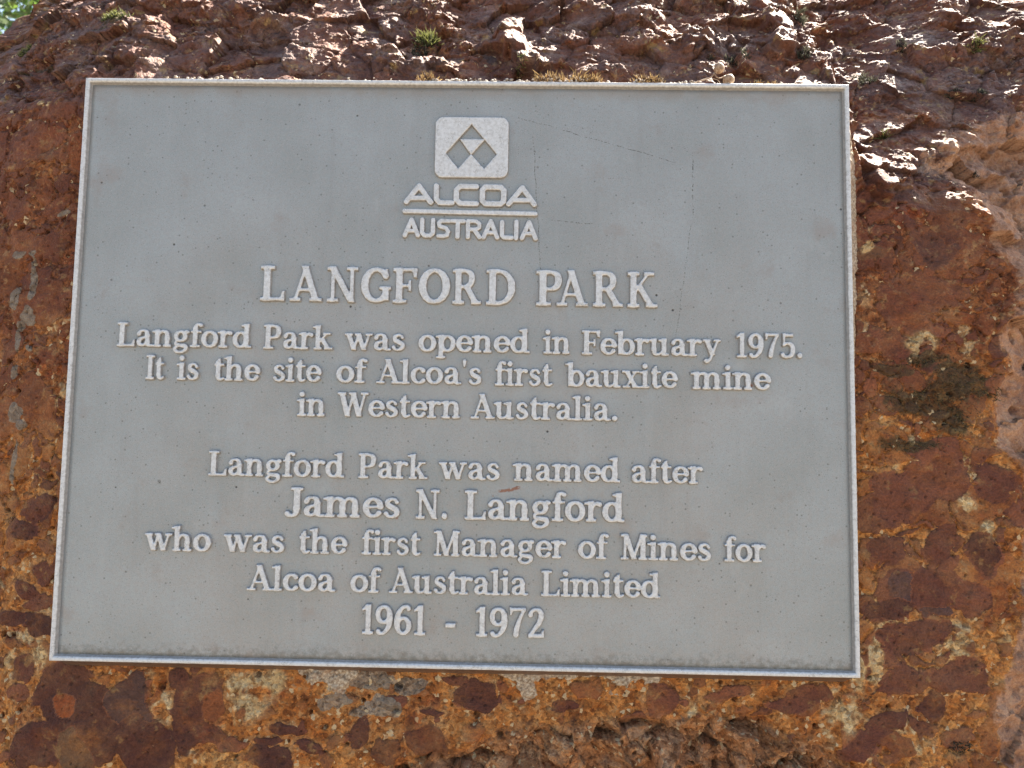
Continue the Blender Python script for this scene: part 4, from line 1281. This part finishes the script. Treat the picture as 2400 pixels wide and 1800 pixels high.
POD = pod_material()
TW = empty('dry_twig', W(on_plane(1672, 185, -.006).x, .2262, -.006), 'dry brown twig with two round seed pods on the plaque top edge', 'twig', rot=R3)
tp = lambda px, py, z=-.006: on_plane(px, py, z) - Vector((on_plane(1672, 185, -.006).x, .2262, -.006))
b = Buf()
b.tube([tp(1610, 198, -.003), tp(1640, 190, -.004), tp(1665, 182), tp(1672, 175), tp(1674, 170)], [.0004, .0005, .00065, .0006, .0006], 7)
b.tube([tp(1674, 172), tp(1679, 180), tp(1687, 184), tp(1694, 181), tp(1702, 177)], [.0005, .0006, .0006, .0005, .0005], 7)
b.tube([tp(1655, 190), tp(1670, 184), tp(1682, 187), tp(1690, 197)], .00028, 6)
link('stem', b.mesh('stem'), POD, TW)
for (px, py, rx, ry) in ((1685.5, 160, .0041, .0043), (1708, 187, .0045, .0042)):
    bm = bmesh.new()
    bmesh.ops.create_uvsphere(bm, u_segments=28, v_segments=18, radius=1)
    for v in bm.verts:
        a = math.atan2(v.co.y, v.co.x)
        k = 1 + .035 * math.cos(5 * a) * (1 - abs(v.co.z)) + .04 * float(perlin(np.array([v.co.x * 2 + px]), np.array([v.co.y * 2 + v.co.z]), 5)[0])
        if v.co.z > .88: k *= .90
        v.co = Vector((v.co.x * rx, v.co.z * ry, v.co.y * rx)) * k
    me = bpy.data.meshes.new('seed_pod')
    bm.to_mesh(me)
    bm.free()
    for p in me.polygons: p.use_smooth = True
    o = link('seed_pod', me, POD, TW)
    o.location = tp(px, py, -.0065)
TRED = moss_material('red_stalk', (.10, .03, .015), (.28, .08, .03), (.40, .15, .06))

# thin dead stalks
def stalk(label, pts, rad=.0003):
    P = [on_rock(*pts[0])]
    d0 = P[0].z
    for k, q in enumerate(pts[1:]):
        P.append(on_plane(q[0], q[1], d0 + .003 + .001 * k))
    c = P[0].copy()
    bb = Buf()
    bb.tube([p - c for p in P], rad, 6)
    return tag(link('dead_stalk', bb.mesh('dead_stalk'), POD, mw=Matrix.Translation(M @ c) @ R3.to_4x4()), label, 'stalk', 'dead stalks on the boulder')


stalk('thin bent red stalk standing on the sunlit rock lip beside the plaque', [(2064, 320), (2072, 312), (2081, 306), (2080, 316)])
stalk('thin curved dead stalk on the rock left of the yellow green moss tuft', [(941, 162), (934, 145), (936, 133), (950, 128)], .0002)
stalk('thin straight dead stalk rising from the rock at the top edge of the picture', [(918, 18), (917, 8), (918, -6)], .0003)
stalk('curved pale stalk lying on the crest of the boulder at the upper left', [(36, 47), (50, 40), (66, 36), (82, 35)], .0005)

# ------------------------------------------------------------------ a leafy tree behind the boulder, upper left
def leaf_material():
    n = N('leaves')
    at = n.n('Attribute', attribute_name='shade')
    c = n.ramp(at.outputs['Fac'], [(.0, (.026, .048, .022)), (.5, (.050, .092, .036)), (1., (.12, .17, .065))])
    n.done(c, .5)
    tr = n.n('BsdfTranslucent')
    n.l(n.mix(1, c, (1.1, 1.35, .6), 'MULTIPLY'), tr.inputs[0])
    mx = n.n('MixShader')
    mx.inputs[0].default_value = .30
    n.t.links.new(n.b.outputs[0], mx.inputs[1])
    n.t.links.new(tr.outputs[0], mx.inputs[2])
    n.t.links.new(mx.outputs[0], n.t.nodes['Material Output'].inputs[0])
    return n.m


def bark_material():
    n = N('bark')
    a = n.noise(14, 5)
    return n.done(n.ramp(a, [(.35, (.06, .045, .035)), (.65, (.17, .135, .105))]), .9, nrm=n.bump(a, .7, .02))


tr_ = random.Random(21)
d = R3 @ ray(-60, -60)
d = Vector((d.x, d.y, d.z)).normalized()
base = (M @ CAM_C) + d * 5.2
crown_c = base.copy()
root = Vector((crown_c.x, crown_c.y, 0.))
TREE = empty('tree', root, 'green leafy tree standing behind the boulder at the upper left', 'tree')
tb = Buf()
cz = crown_c.z
tb.tube([(0, 0, -.05), (.03, .02, cz * .35), (-.02, .04, cz * .7), (.02, 0, cz + .6)], [.10, .085, .06, .02], 12)
limbs = []
for i in range(11):
    a = i * 2.4 + tr_.random()
    z0 = cz * tr_.uniform(.45, 1.0)
    L = tr_.uniform(.6, 1.15)
    e = Vector((math.cos(a) * L, math.sin(a) * L, z0 + tr_.uniform(.2, .7)))
    tb.tube([(0, .02, z0), (e.x * .5, e.y * .5, z0 + (e.z - z0) * .65), tuple(e)], [.035, .022, .008], 7)
    limbs.append(e)
link('trunk', tb.mesh('trunk'), bark_material(), TREE)
LV, LF, LA = [], [], []
clumps = []
for i in range(210):
    while True:
        q = Vector((tr_.uniform(-1, 1), tr_.uniform(-1, 1), tr_.uniform(-1, 1)))
        if .25 < q.length < 1: break
    clumps.append((Vector((q.x * 1.35, q.y * 1.35, cz + q.z * 1.25)), tr_.uniform(.12, .28)))
for c, r in clumps:
    tone_ = tr_.random()
    for k in range(130):
        p = c + Vector((tr_.gauss(0, r * .6), tr_.gauss(0, r * .6), tr_.gauss(0, r * .5)))
        u_ = Vector((tr_.gauss(0, 1), tr_.gauss(0, 1), tr_.gauss(0, .7))).normalized()
        v_ = u_.cross(Vector((tr_.gauss(0, 1), tr_.gauss(0, 1), tr_.gauss(0, 1)))).normalized()
        l, w = tr_.uniform(.03, .06), tr_.uniform(.011, .02)
        n = len(LV)
        LV += [tuple(p), tuple(p + u_ * l * .5 + v_ * w), tuple(p + u_ * l), tuple(p + u_ * l * .5 - v_ * w)]
        LF.append((n, n + 1, n + 2, n + 3))
        LA += [min(1, max(0, tone_ * .6 + tr_.random() * .4))] * 4
me = bpy.data.meshes.new('crown')
me.from_pydata(LV, [], LF)
at = me.attributes.new('shade', 'FLOAT', 'POINT')
at.data.foreach_set('value', np.array(LA, np.float32))
link('crown', me, leaf_material(), TREE)
